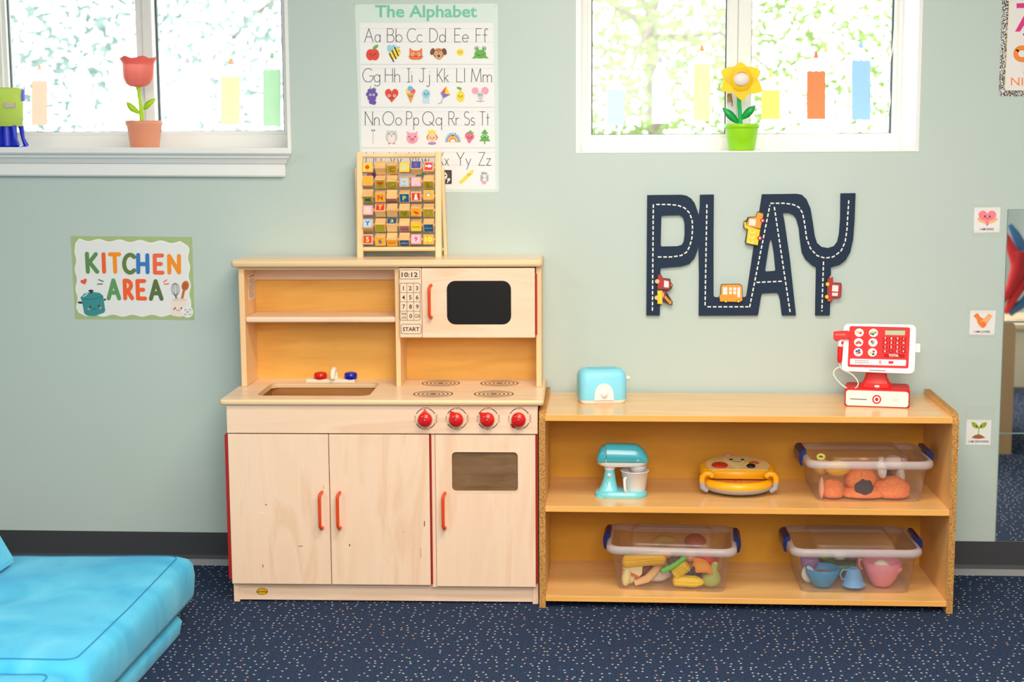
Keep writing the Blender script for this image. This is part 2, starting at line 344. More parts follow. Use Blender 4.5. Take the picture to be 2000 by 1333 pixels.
# ------------------------------------------------------------------ room shell
WY = .012                                    # face of the back wall
W1x1 = .057; W1z = 1.372; W2x0, W2x1, W2z = .967, 2.034, 1.356; WTOP = 2.15; WT = .36
m = MB()
m.box((-3.2, WY, 0), (3.9, WT, W2z), wall_m); m.box((-3.2, WY, WTOP), (3.9, WT, 2.6), wall_m)
m.box((-3.2, WY, W2z), (-1.45, WT, WTOP), wall_m); m.box((W1x1, WY, W2z), (W2x0, WT, WTOP), wall_m); m.box((W2x1, WY, W2z), (3.9, WT, WTOP), wall_m)
m.box((-1.45, WY, W2z), (W1x1, WT, W1z), wall_m)
struct(m, 'wall_back')
struct(MB().box((-3.3, -7.5, 0), (-3.2, WT, 2.6), wall_m), 'wall_left')
struct(MB().box((3.9, -7.5, 0), (4.0, WT, 2.6), wall_m), 'wall_right')
struct(MB().box((-3.2, -7.6, 0), (3.9, -7.5, 2.6), wall_m), 'wall_front')
struct(MB().box((-3.3, -7.6, 2.6), (4.0, WT, 2.7), mat((238, 236, 230), .8)), 'ceiling')
# carpet: dark blue loop pile with small bright flecks
cm = bpy.data.materials.new('flecked_carpet'); cm.use_nodes = True; nt = cm.node_tree; b = nt.nodes['Principled BSDF']; L = nt.links.new
tc = nt.nodes.new('ShaderNodeTexCoord')
nz = nt.nodes.new('ShaderNodeTexNoise'); nz.inputs['Scale'].default_value = 260; nz.inputs['Detail'].default_value = 3
r1 = nt.nodes.new('ShaderNodeValToRGB'); r1.color_ramp.elements[0].position = .33; r1.color_ramp.elements[0].color = (*lin((16, 24, 42)), 1)
r1.color_ramp.elements[1].position = .68; r1.color_ramp.elements[1].color = (*lin((56, 74, 106)), 1)
vo = nt.nodes.new('ShaderNodeTexVoronoi'); vo.inputs['Scale'].default_value = 43; vo.inputs['Randomness'].default_value = .72; vo.voronoi_dimensions = '2D'
lt = nt.nodes.new('ShaderNodeMath'); lt.operation = 'LESS_THAN'; lt.inputs[1].default_value = .125
sep = nt.nodes.new('ShaderNodeSeparateColor')
r2 = nt.nodes.new('ShaderNodeValToRGB'); r2.color_ramp.interpolation = 'CONSTANT'; e = r2.color_ramp.elements
e[0].position = 0; e[0].color = (*lin((196, 200, 212)), 1); e[1].position = .72; e[1].color = (*lin((216, 160, 176)), 1)
for p, c in ((.82, (222, 160, 104)), (.92, (206, 190, 110)), (.95, (60, 84, 150))):
    q = e.new(p); q.color = (*lin(c), 1)
r3 = nt.nodes.new('ShaderNodeMath'); r3.operation = 'GREATER_THAN'; r3.inputs[1].default_value = .3
mu = nt.nodes.new('ShaderNodeMath'); mu.operation = 'MULTIPLY'
mx = nt.nodes.new('ShaderNodeMix'); mx.data_type = 'RGBA'
bp = nt.nodes.new('ShaderNodeBump'); bp.inputs['Strength'].default_value = .5; bp.inputs['Distance'].default_value = .004
L(tc.outputs['Object'], nz.inputs['Vector']); L(tc.outputs['Object'], vo.inputs['Vector']); L(nz.outputs['Fac'], r1.inputs[0])
L(vo.outputs['Distance'], lt.inputs[0]); L(vo.outputs['Color'], sep.inputs[0]); L(sep.outputs[0], r2.inputs[0]); L(sep.outputs[1], r3.inputs[0])
L(lt.outputs[0], mu.inputs[0]); L(r3.outputs[0], mu.inputs[1]); L(mu.outputs[0], mx.inputs[0]); L(r1.outputs[0], mx.inputs[6]); L(r2.outputs[0], mx.inputs[7])
L(mx.outputs[2], b.inputs['Base Color']); L(nz.outputs['Fac'], bp.inputs['Height']); L(bp.outputs[0], b.inputs['Normal']); b.inputs['Roughness'].default_value = .95
b.inputs['Specular IOR Level'].default_value = .15
struct(MB().box((-3.2, -7.5, -.1), (3.9, WT, 0), cm), 'floor')
# rubber wall base with its lighter toe
bz = .1065; base_m = mat((62, 62, 66), .45); toe_m = mat((142, 142, 146), .5)
m = MB(); prof = [(WY, 0), (-.012, 0), (-.011, .004), (-.004, .010), (.004, .017), (.0075, .03), (.0085, bz), (WY, bz)]
for k in range(len(prof)-1):
    (y0, z0), (y1, z1) = prof[k], prof[k+1]
    m.add([(-3.2, y0, z0), (3.9, y0, z0), (3.9, y1, z1), (-3.2, y1, z1)], [(0, 1, 2, 3)], toe_m if k in (1, 2, 3) else base_m)
struct(m, 'baseboard_back')

# ------------------------------------------------------------------ windows
glass = clear_mat('window_glass', (250, 253, 252), .03, (240, 245, 245), .02, .5)
frame_m = mat((235, 233, 231), .4); gasket = mat((70, 84, 92), .5)
GY = .30
def xz(px, py, y): p = aty(px, py, y); return p.x, p.z
def window(n, x0, x1, z0, panes, lining):
    f = MB(); g0 = min(p[0] for p in panes); g1 = max(p[1] for p in panes); gz = panes[0][2]
    f.box((x0, .262, z0), (x1, .33, gz-.012), frame_m, .003); f.box((x0, .275, gz-.014), (x1, .32, gz), frame_m, .003)
    f.box((x0, .261, WTOP-.05), (x1, .332, WTOP+.001), frame_m)
    f.box((x0, .2635, z0+.0004), (g0-.012, .331, WTOP), frame_m, .003); f.box((g0-.014, .2765, z0+.0007), (g0, .32, WTOP), frame_m)
    f.box((g1+.012, .2635, z0+.0004), (x1, .331, WTOP), frame_m, .003); f.box((g1, .2765, z0+.0007), (g1+.014, .321, WTOP), frame_m)
    o = struct(f, 'window_%d' % n); WM[o.name] = Matrix()
    for i, p in enumerate(panes):
        MB().box((p[0]-.003, GY, gz-.003), (p[1]+.003, GY+.004, WTOP-.05), glass).build('pane', o)
        q = MB(); t = p[3]
        q.box((p[0], GY-.006, gz), (p[0]+t, GY+.006, WTOP-.05), gasket); q.box((p[1]-t, GY-.006, gz), (p[1], GY+.006, WTOP-.05), gasket)
        q.box((p[0], GY-.006, gz), (p[1], GY+.006, gz+.002), gasket); q.build('gasket', o)
    for a, b_ in zip(panes, panes[1:]):
        q = MB(); q.box((a[1], .268, gz-.005), ((a[1]+b_[0])/2-.004, .315, WTOP-.05), frame_m, .003); q.box(((a[1]+b_[0])/2-.004, .256, gz-.005), (b_[0], .32, WTOP-.05), frame_m, .003)
        q.build('meeting_stile', o)
    t = MB(); t.box((x0, WY-.001, z0-.002), (x0+.011, .264, WTOP), PAINTW); t.box((x1-.011, WY-.001, z0-.002), (x1, .264, WTOP), PAINTW)
    t.box((x0-.0005, WY-.0016, z0-.004), (x1+.0005, .2645, z0+.0008), PAINTW); t.box((x0+.0003, WY-.0013, WTOP-.012), (x1, .264, WTOP+.001), PAINTW)
    struct(t, lining); return o
w2 = window(2, W2x0, W2x1, W2z, [(xz(1155, 150, GY)[0], xz(1418, 150, GY)[0], xz(1300, 263, GY)[1], .004), (xz(1464, 150, GY)[0], xz(1742, 150, GY)[0], 0, .005)], 'trim_3')
w1 = window(1, -1.45, W1x1, W1z, [(xz(20, 120, GY)[0], xz(274, 150, GY)[0], xz(200, 258, GY)[1], .004), (xz(308, 150, GY)[0], xz(556, 150, GY)[0], 0, .006)], 'trim_2')
q = MB(); a = aty(1424, 190, .25); brass = mat((150, 120, 84), .3, metal=.8)
q.box((a.x-.007, .246, a.z-.015), (a.x+.009, .262, a.z+.012), brass, .002); q.tube([(a.x+.006, .248, a.z), (a.x+.009, .240, a.z-.012), (a.x+.009, .240, a.z-.03)], .002, brass)
q.build('latch', w2)
q = MB(); P = [aty(x, y, .25) for x, y in ((1752, -20), (1748, 40), (1744, 90), (1737, 130), (1737, 160), (1739, 200), (1732, 235), (1733, 258), (1736, 263))]
q.tube(P, .0017, mat((244, 244, 244), .4)); q.build('alarm_cord', w2)
# moulded window ledge under window 1
m = MB(); pr = [(0, 0), (.056, 0), (.060, -.004), (.060, -.017), (.055, -.022), (.045, -.024), (.044, -.032), (.036, -.034), (.030, -.044), (.026, -.050), (.020, -.052), (.020, -.088), (.016, -.093), (0, -.093)]
xr = .0255; ZL = 1.3795; ZR = 1.3775
m.loft([[(-1.6, WY-a, ZL+.006+b_) for a, b_ in pr], [(xr+a*.75, WY-a, ZR-.004+b_) for a, b_ in pr]], PAINTW, smooth=False)
m.box((-1.45, WY-.003, W1z-.004), (W1x1-.002, .2605, W1z+.0014), PAINTW)
struct(m, 'trim_1')

# pencil decals stuck on the panes, white window glare mixed into their colours
def pencil(px, tip, sh, bot, hw, col, tipc, label, opac=.45):
    m = MB(); p = Print(m, (0, GY-.0012, 0), (0, 1, 0)); bodym = mat(col, .6, trans=opac, sq=True); wm = mat((250, 250, 250), .6, trans=.7, sq=True); tm = mat(tipc, .6, trans=opac, sq=True)
    wv = [(px-hw+2*hw*i/24, sh-2.2*abs(math.sin(i*PI/8))) for i in range(25)]
    p.poly(wv+[(px+hw, bot), (px-hw, bot)], bodym, depth=.0006, h=0)
    n = .22; t = tip+(sh-tip)*.3
    p.poly([(px-hw*n-1, t), (px+hw*n+1, t)]+wv[::-1], wm, depth=.0006, h=0)
    p.poly([(px-hw*n-1, t), (px-1.5, tip), (px+1.5, tip), (px+hw*n+1, t)], tm, depth=.0006, h=0)
    return solo(m, 'pencil_decal', label, 'window decal', 'pencil decals on the windows')
PAN = 'pencil decal on the '
pencil(77, 126, 160, 244, 15, (248, 218, 200), (246, 206, 186), 'faint peach pencil decal on the left window beside the lime bucket')
pencil(160, 117, 152, 245, 21, (244, 242, 250), (240, 238, 250), 'white pencil decal on the left window between lime bucket and tulip')
pencil(238, 96, 140, 247, 20, (248, 244, 248), (250, 240, 240), 'tall white pencil decal partly hidden behind the coral tulip')
pencil(366, 113, 148, 243, 18, (246, 244, 252), (216, 212, 240), 'white pencil decal with lilac tip just right of the tulip')
pencil(450, 114, 152, 243, 18, (252, 236, 196), (244, 184, 140), 'pale yellow pencil decal with orange tip on the left window')
pencil(531, 103, 138, 246, 17, (200, 232, 200), (170, 216, 164), 'light green pencil decal at the right edge of the left window')
pencil(1203, 140, 176, 245, 16, (206, 232, 250), (220, 234, 250), 'pale blue pencil decal lowest at the left of the right window')
pencil(1290, 110, 150, 242, 17, (226, 232, 252), (204, 198, 242), 'whitish pencil decal with violet tip in the right window')
pencil(1371, 88, 127, 236, 16, (252, 232, 186), (238, 170, 120), 'golden yellow pencil decal with orange tip left of the daffodil')
pencil(1505, 139, 178, 233, 18, (248, 240, 128), (248, 236, 130), 'bright yellow pencil decal just right of the daffodil')
pencil(1594, 101, 141, 233, 18, (224, 142, 92), (220, 136, 96), 'strong orange pencil decal in the right window', .4)
pencil(1682, 82, 120, 234, 18, (166, 204, 236), (170, 200, 236), 'sky blue pencil decal at the far right of the right window', .4)

# ------------------------------------------------------------------ trees outside
struct(MB().box((-14, .4, -.35), (14, 16, -.3), mat((120, 130, 80), .9)), 'ground')
def tree(c, rad, n, col1, col2, label, ls, sd):
    r_ = random.Random(sd); t = thing('tree', label, 'tree', (c[0], c[1], -.3), group='trees outside the windows')
    tr = MB(); bark = mat((120, 104, 92), .9)
    tr.tube([(c[0], c[1], -.3), (c[0]+.05, c[1], .8), (c[0]-.03, c[1], c[2])], [.12, .09, .06], bark)
    for k in range(7):
        a = r_.random()*6.28; e_ = Vector((c[0]+math.cos(a)*rad[0]*.8, c[1]+math.sin(a)*rad[1]*.8, c[2]+r_.uniform(-.5, .7)*rad[2]))
        tr.tube([(c[0], c[1], c[2]-.5*r_.random()), (Vector(c)+e_)/2+Vector((0, 0, .1)), e_], [.04, .025, .01], bark, n=6)
    tr.build('trunk', t); lf = MB(); M2 = [mat(col1, .6, trans=.5), mat(col2, .6, trans=.5)]
    for k in range(n):
        while 1:
            p = Vector((r_.uniform(-1, 1), r_.uniform(-1, 1), r_.uniform(-1, 1)))
            if p.length < 1 and noise.noise(p*4.2+Vector((sd, 0, 0)))+.5*noise.noise(p*9) > -.3: break
        p = Vector((c[0]+p.x*rad[0], c[1]+p.y*rad[1], c[2]+p.z*rad[2])); E3 = Euler((r_.uniform(0, 6), r_.uniform(0, 6), r_.uniform(0, 6))).to_matrix(); s_ = ls*r_.uniform(.6, 1.3)
        lf.add([p+E3 @ Vector(v)*s_ for v in ((0, -1, 0), (.45, -.2, .1), (.3, .5, .05), (0, 1, -.1), (-.3, .5, .05), (-.45, -.2, .1))], [(0, 1, 2, 3), (0, 3, 4, 5)], M2[k % 2])
    lf.build('foliage', t)
tree((-5.6, 10.5, 3.1), (2.6, 1.6, 3.0), 9000, (108, 128, 127), (134, 151, 149), 'grey green tree seen through the left window', .055, 3)
tree((-2.6, 14.5, 3.7), (2.2, 1.6, 3.2), 7000, (116, 135, 130), (141, 156, 151), 'pale tree behind the right half of the left window', .06, 5)
tree((1.5, 10.0, 2.7), (1.6, 1.4, 3.0), 11000, (126, 146, 72), (148, 168, 92), 'yellow green tree behind the left pane of the right window', .05, 8)
tree((5.2, 11.5, 2.9), (2.0, 1.5, 3.0), 11000, (122, 146, 66), (146, 166, 88), 'yellow green tree behind the right pane of the right window', .05, 11)

# ------------------------------------------------------------------ play kitchen
KL, KR = (-.0668, -.3989, 0), .0192
KT = place(KL, KR); KI = KT.inverted(); KN = KT.to_3x3() @ Vector((0, -1, 0))
def kat(px, py, yl): return KI @ on_plane(px, py, KT @ Vector((0, yl, 0)), KN)
def kz(px, py, z): return KI @ atz(px, py, z)
kitchen = thing('play_kitchen', 'pale birch wooden play kitchen with red knobs and black microwave window', 'play kitchen', KL, KR)
CT = .631
def slab(x0, x1, y0, y1, z0, z1, rc, rd, ms, hole=None, edge=None):
    m = MB(KT); cx, cy = (x0+x1)/2, (y0+y1)/2
    def ring(i, z): return [(cx+a, cy+b_, z) for a, b_ in rrect(x1-x0-2*i, y1-y0-2*i, max(rc-i, .001), 5)]
    R = [(rd, z0), (rd*.3, z0+rd*.3), (0, z0+rd), (0, z1-rd), (rd*.3, z1-rd*.3), (rd, z1)]
    m.loft([ring(*q) for q in R], edge or ms, caps=False, smooth=True)
    out = [p[:2] for p in ring(rd, z1)]; holes = [hole] if hole else []
    flat = out+[p for h in holes for p in h]; tri = tessellate_polygon([[Vector((*p, 0)) for p in l] for l in [out]+holes])
    for z in (z0, z1): m.add([(*p, z) for p in flat], [list(t) for t in tri], ms)
    for h in holes:
        k = len(h); m.add([(*p, z0) for p in h]+[(*p, z1) for p in h], [(i, (i+1) % k, (i+1) % k+k, i+k) for i in range(k)], edge or ms, True)
    return m
sink = [(.2475+a, .170+b_) for a, b_ in rrect(.345, .250, .03, 5)]
slab(-.020, .948, -.030, .398, CT-.0165, CT, .012, .005, birch_t, sink, ply).build('countertop', kitchen)
slab(-.024, .940, .186, .398, 1.008, 1.030, .012, .007, birch_t, None, ply).build('top_board', kitchen)
m = MB(KT)
for x0, x1 in ((0, .018), (.912, .930)): m.box((x0, 0, 0), (x1, .395, CT-.017), birch_v, .002)
m.box((.611, -.012, .055), (.623, .36, .525), birch_v); m.box((.018, .388, .03), (.912, .394, .61), birch_in); m.box((.018, .01, .045), (.912, .39, .06), birch_h)
m.build('carcass', kitchen)
MB(KT).box((.018, .006, .006), (.912, .02, .060), birch_h).build('kick_board', kitchen)
m = MB(KT); dk = noise_mat('sink_wood', [(.3, (150, 96, 46)), (.7, (172, 116, 60))], scale=(.8, 5, 5), nscale=5, rough=.6)
m.box((.06, .03, .535), (.43, .31, .545), dk); m.box((.06, .03, .54), (.072, .31, CT-.017), dk); m.box((.423, .03, .54), (.435, .31, CT-.017), dk)
m.box((.06, .298, .54), (.435, .31, CT-.017), dk); m.box((.06, .028, .54), (.435, .04, CT-.017), dk); m.build('sink_basin', kitchen)
# hutch
for x0, x1 in ((-.006, .012), (.919, .936)): MB(KT).box((x0, .21, CT), (x1, .395, 1.009), birch_w, .003).build('hutch_side', kitchen)
MB(KT).box((.482, .212, CT), (.497, .38, 1.008), birch_w, .002).build('hutch_divider', kitchen)
MB(KT).box((.012, .374, CT), (.919, .38, 1.008), birch_in).build('hutch_back', kitchen)
MB(KT).box((.012, .355, .955), (.482, .374, 1.008), birch_h).build('hanging_rail', kitchen)
MB(KT).box((.012, .214, .9985), (.482, .36, 1.008), ply).build('top_underlay', kitchen)
MB(KT).box((.012, .214, .833), (.482, .374, .851), birch_h, .006, 3).build('hutch_shelf', kitchen)
m = MB(KT); m.box((.497, .222, .788), (.919, .374, .80), birch_h); m.build('microwave_floor', kitchen)
# warning sticker inside the hutch
m = MB(); p = Print(m, KT @ Vector((.0123, .25, .9)), KT.to_3x3() @ Vector((1, 0, 0)), q=lambda x, y: (420+x/13.33, 480+y/13.33))
p.poly([(850, 765), (1040, 690), (1050, 1350), (1045, 1372), (875, 1432), (870, 1300)], mat((240, 232, 222), .5), depth=.0004)
for k, y in enumerate((800, 900, 940, 985, 1060, 1100, 1140, 1210, 1250, 1290, 1340)):
    p.line([(880, y+12), (1015-20*(k % 3), y-36)], 18 if k == 0 else 6, mat((120, 92, 76), .6), cap=False)
m.build('warning_label', kitchen, label='white warning label')
# apron with dial print
m = MB(KT); m.box((-.001, -.018, .5275), (.930, 0, CT-.0168), birch_h, .002); m.T = Matrix()
p = Print(m, KT @ Vector((0, -.018, 0)), KN, q=lambda x, y: (790+x/7.407, 780+y/7.407))
dials = [(292, 307, 92), (743, 307, 124), (1195, 307, 136), (1648, 307, 228)]
for cx, cy, a in dials:
    cx += 13; cy -= 22
    for a0, a1 in ((108, 152), (208, 247), (292, 336), (28, 72)):
        p.line([(cx+150*math.cos(math.radians(t)), cy-0-150*math.sin(math.radians(t))) for t in [a0+(a1-a0)*i/8 for i in range(9)]], 11, INK, cap=False)
    p.text('OFF', cx, cy-152, 30, INK, 90); p.text('MED', cx, cy+152, 30, INK, 96); p.text('LOW', cx-152, cy, 28, INK, 96, rot=-PI/2+.1); p.text('HIGH', cx+158, cy, 28, INK, 112, rot=PI/2)
m.build('control_panel', kitchen)
FA = KT.to_3x3() @ Matrix(((1, 0, 0), (0, 0, -1), (0, 1, 0)))          # lathe axis towards the room
for cx, cy, a in dials:
    c = KT @ (kat(790+(cx)/7.407, 780+(cy)/7.407, -.036)); c = KT @ Vector(((KI @ c).x, -.018, (KI @ c).z))
    m = MB(); m.lathe([(.0216, 0), (.0218, .010), (.0208, .017), (.0172, .0215), (.009, .0235), (0.0001, .0238)], red_m, c, 28, A=FA)
    t = math.radians(a); X = KT.to_3x3() @ Vector((math.cos(t), 0, math.sin(t))); Y = KT.to_3x3() @ Vector((-math.sin(t), 0, math.cos(t)))
    V = [c+X*.0312+KN*.002, c+X*.0312+KN*.009, c+X*.012+Y*.0165+KN*.002, c+X*.012+Y*.0165+KN*.014, c+X*.012-Y*.0165+KN*.002, c+X*.012-Y*.0165+KN*.014]
    m.add(V, [(0, 1, 3, 2), (0, 4, 5, 1), (1, 5, 3), (0, 2, 4)], red_m)
    kb = m.build('knob', kitchen); WM[kb.name] = Matrix()
    MB().lathe([(.0030, .0232), (.0030, .0249), (.0001, .0251)], steel, c, 12, A=FA).build('screw', kb)
# doors
def handle(px, py0, py1, yl, parent, name='handle'):
    a = kat(px, py0, yl-.022); b_ = kat(px+1, py1, yl-.022); m = MB(KT)
    z0, z1, x = a.z-.004, b_.z+.004, (a.x+b_.x)/2
    P = [(x+.004, yl, z0), (x+.004, yl-.012, z0), (x+.002, yl-.019, z0-.002), (x, yl-.0225, z0-.009), (x, yl-.023, z0-.02), (x, yl-.023, z1+.02), (x, yl-.0225, z1+.009), (x+.002, yl-.019, z1+.002), (x+.004, yl-.012, z1), (x+.004, yl, z1)]
    m.tube(P, .0047, handle_m, 12); WM[parent.name] = WM.get(parent.name, Matrix()); m.build(name, parent, label='orange handle')
def door(x0, x1, z0, z1, marks=(), mt=birch_v):
    m = MB(KT).box((x0, -.018, z0), (x1, -.0005, z1), mt, .002); m.T = Matrix(); p = Print(m, KT @ Vector((0, -.018, 0)), KN)
    for pts, wd, c in marks: p.line(pts, wd, mat(c, .7))
    d = m.build('door', kitchen); WM[d.name] = Matrix(); return d
d = door(.0005, .3035, .062, .5245, [([(519, 986), (520, 987)], 2.2, (110, 92, 50)), ([(583, 1068), (591, 1067)], 1.2, (120, 84, 44)), ([(513, 1104), (514, 1108)], 1.8, (190, 60, 30)), ([(632, 950), (632, 956)], 1, (170, 120, 70)), ([(504, 1003), (516, 1002)], 1.4, (252, 232, 206))]); handle(624, 962, 1037, -.018, d)
d = door(.3055, .606, .062, .5245, [([(683, 1064), (683, 1067)], 2.2, (110, 74, 36)), ([(829, 1019), (829, 1028)], 1.8, (110, 70, 36)), ([(822, 1072), (822, 1090)], 1, (176, 120, 70)), ([(788, 1039), (788, 1042)], 1, (190, 130, 80))]); handle(659, 963, 1037, -.018, d)
a = kat(947, 922, -.018); hw, hh = .0985, .0595; cx, cz = a.x, a.z
m = MB(KT); m.prism([(.6245, .060), (.9225, .060), (.9225, .5245), (.6245, .5245)], 'y', -.018, -.0005, birch_v, holes=[[(cx+p_[0], cz+p_[1]) for p_ in rrect(2*hw, 2*hh, .012, 4)]])
d = m.build('oven_door', kitchen); WM[d.name] = Matrix(); handle(865, 964, 1037, -.018, d)
pane_m = noise_mat('smoked_oven_pane', [(.3, (112, 82, 48)), (.7, (136, 104, 74))], scale=(1, 1, 5), nscale=9, rough=.07, spec=.8)
MB(KT).box((cx-hw-.005, -.012, cz-hh-.005), (cx+hw+.005, -.008, cz+hh+.005), pane_m).build('oven_window', d)
MB(KT).prism([(cx+p_[0], cz+p_[1]-.001) for p_ in rrect(2*hw+.008, 2*hh+.008, .014, 4)], 'y', -.0187, -.0178, birch_h, holes=[[(cx+p_[0], cz+p_[1]) for p_ in rrect(2*hw, 2*hh, .012, 4)]]).build('window_rim', d)
for x0, x1, y0, z0, z1 in ((-.010, -.0005, -.014, .075, .523), (.6075, .6125, -.0165, .067, .523), (.923, .929, -.0165, .07, .523)):
    MB(KT).box((x0, y0, z0), (x1, .004, z1), hinge_m, .001).build('hinge', kitchen, label='long red hinge')
# microwave
m = MB(KT); m.box((.498, .194, .7885), (.5665, .2125, 1.0045), birch_v, .003); m.T = Matrix()
p = Print(m, KT @ Vector((0, .194, 0)), KN, q=lambda x, y: (770+x/8.333, 510+y/8.333))
p.frame(85, 143, 420, 298, 7, INK, 26); p.text('10:12', 250, 224, 78, INK, 262, bold=.022)
p.frame(88, 360, 424, 970, 7, INK, 30)
for y in (516, 665, 818): p.line([(94+(y-516)*.012, y), (430, y)], 6, INK, cap=False)
for x in (203, 312): p.line([(x, 364), (x+8, 966)], 6, INK, cap=False)
for i, t in enumerate('123456789'): p.text(t, 148+(i % 3)*111+(i//3)*3, 443+(i//3)*151, 70, INK, bold=.022)
p.text('0', 270, 898, 70, INK, bold=.022); p.text('PWR', 158, 864, 36, INK, 84, bold=.015); p.text('LEVEL', 158, 922, 36, INK, 84, bold=.015); p.text('CLR', 375, 895, 56, INK, 84, bold=.015)
p.frame(107, 1028, 442, 1190, 7, INK, 34); p.text('START', 273, 1112, 68, INK, 272, bold=.022)
m.build('keypad_panel', kitchen)
m = MB(KT).box((.5675, .194, .7885), (.9165, .2115, 1.0045), birch_h, .002)
d = m.build('microwave_door', kitchen); WM[d.name] = Matrix(); handle(838, 556, 624, .194, d)
a = kat(935.5, 591.5, .194); MB(KT).prism([(a.x+x, a.z+z) for x, z in rrect(.198, .135, .026, 6)], 'y', .1930, .196, mat((16, 13, 12), .45, .25)).build('microwave_window', d)
MB(KT).box((.917, .196, .798), (.923, .213, .986), hinge_m, .001).build('hinge', kitchen, label='long red hinge')
# hob rings
hob = mat((92, 66, 36), .5)
for px, py in ((846, 770), (964.5, 770), (861, 749), (975.5, 749)):
    c = kz(px, py, CT); m = MB(); p = Print(m, KT @ Vector((0, 0, CT)), (0, 0, 1), fn=lambda x, y: KT @ Vector((x, y, CT)))
    for r_ in (.0605, .0475, .0345, .0215):
        h = .0003; n = 40; m.add([p.at(c.x+q*math.cos(2*PI*i/n), c.y+q*math.sin(2*PI*i/n), h) for q in (r_, r_-.0042) for i in range(n)], [(i, (i+1) % n, (i+1) % n+n, i+n) for i in range(n)], hob)
    p.dot(c.x, c.y, .010, hob); m.build('hob_ring', kitchen)
# tap
fy = .312; tap_m = mat((248, 236, 212), .45)
fx0, fx1 = .182, .338
tap = MB(KT).box((fx0, fy-.016, CT), (fx1, fy+.022, CT+.010), mat((248, 236, 214), .5), .001).build('tap_base', kitchen); WM[tap.name] = Matrix()
for px, mt in ((618.5, red_m), (678.5, mat((10, 24, 168), .22, coat=.4))):
    x = kz(px, 747, CT+.01).x; MB(KT).lathe([(.0195, 0), (.0205, .003), (.0207, .014), (.018, .0195), (.012, .021), (.009, .0195), (.0001, .0195)], mt, (x, fy, CT+.0102), 28).build('tap_knob', tap)
x = kz(646, 747, CT+.01).x
m = MB(KT); P = [(x+.002, fy+.008, CT+.010), (x+.002, fy+.008, CT+.028), (x+.001, fy+.004, CT+.037), (x, fy-.006, CT+.041), (x-.001, fy-.018, CT+.037), (x-.002, fy-.024, CT+.028), (x-.002, fy-.025, CT+.013)]
m.tube(P, [.0088]*5+[.0082, .0078], tap_m, 14); m.build('tap_spout', tap)
# maker's badge
m = MB(); p = Print(m, KT @ Vector((0, .006, 0)), KN)
p.dot(512, 1156, 11.2, mat((140, 34, 12), .4), 6.6, depth=.0005); p.dot(512, 1156, 10, mat((232, 190, 20), .35), 5.5); p.text('angeles', 512, 1156.4, 5.6, mat((130, 26, 10), .5), 19, bold=.02)
m.build('badge', kitchen)

# ------------------------------------------------------------------ low shelf unit
SX, SW, SY0, SY1, ST = .8673, 1.22, -.4139, -.0133, .0185
shelf = thing('shelf_unit', 'low maple laminate shelf unit with worn particle board edges', 'shelf unit', (SX+SW/2, SY0, 0))
prof = [(SY1, 0), (SY0, 0), (SY0, .570), (SY0+.002, .580), (SY0+.009, .590), (SY0+.020, .5965), (SY0+.035, .600), (SY1, .606)]
for x0, x1 in ((SX, SX+ST), (SX+SW-ST, SX+SW)):
    m = MB(); n = len(prof)
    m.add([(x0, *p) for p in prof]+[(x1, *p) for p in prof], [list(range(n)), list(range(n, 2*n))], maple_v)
    m.add([(x0, *p) for p in prof]+[(x1, *p) for p in prof], [(i, (i+1) % n, (i+1) % n+n, i+n) for i in range(n)], chip)
    m.build('side_panel', shelf)
for z0, z1 in ((.0204, .037), (.2953, .3133), (.5700, .5888)):
    MB().box((SX+ST, SY0+.001, z0), (SX+SW-ST, SY1, z1), maple, .0012, 1).box((SX+ST+.0005, SY0+.0002, z0+.0012), (SX+SW-ST-.0005, SY0+.004, z1-.0008), maple_edge).build('shelf_board', shelf)
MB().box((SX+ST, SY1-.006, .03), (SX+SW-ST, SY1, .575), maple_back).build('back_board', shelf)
# ------------------------------------------------------------------ alphabet poster
WN = Vector((0, -1, 0)); DARK = mat((52, 48, 48), .6); EYE = mat((30, 26, 28), .6); PW = mat((238, 236, 236), .5)
C = lambda *c: mat(c, .55)
tape_m = clear_mat('clear_tape', (255, 255, 254), .03, (244, 244, 240), .15, .25)
poster = thing('alphabet_poster', 'tall alphabet chart poster pinned above the play kitchen', 'poster', aty(838, 376, WY))
m = MB(); iq = lambda x, y: (680+x/3.419, y/3.419); p = Print(m, (0, WY-.0006, 0), WN, q=iq)
p.poly([(44, 30), (998, 24), (1003, 640), (1007, 1285), (85, 1284), (66, 640)], mat((214, 228, 220), .5), depth=.0008)
p.poly([(76, 153), (970, 153), (984, 1264), (94, 1264)], PW)
p.text('The Alphabet', 520, 88, 108, mat((110, 196, 164), .5), 680, bold=.022)
gl = mat((214, 214, 216), .6)
for y in (430, 717, 988): p.line([(80+y*.012, y), (972+y*.012, y)], 6, gl, cap=False)
for y in (190, 282, 456, 548, 746, 838, 1018, 1106): p.line([(84+y*.012, y), (968+y*.012, y)], 2.2, gl, cap=False)
rows = [(281, 90, [('Aa', 110, 214), ('Bb', 262, 360), ('Cc', 395, 492), ('Dd', 545, 650), ('Ee', 712, 803), ('Ff', 855, 930)]),
        (548, 90, [('Gg', 98, 212), ('Hh', 248, 345), ('Ii', 395, 428), ('Jj', 475, 545), ('Kk', 595, 670), ('Ll', 725, 780), ('Mm', 823, 958)]),
        (836, 90, [('Nn', 114, 208), ('Oo', 232, 357), ('Pp', 390, 472), ('Qq', 497, 625), ('Rr', 672, 740), ('Ss', 775, 845), ('Tt', 880, 942)]),
        (1105, 86, [('Uu', 120, 220), ('Vv', 275, 355), ('Ww', 405, 540), ('Xx', 598, 670), ('Yy', 725, 820), ('Zz', 872, 952)])]
for base, cap, L_ in rows:
    for t, a, b_ in L_: strokes(p, t, a, b_, base, cap, 4.2, DARK)
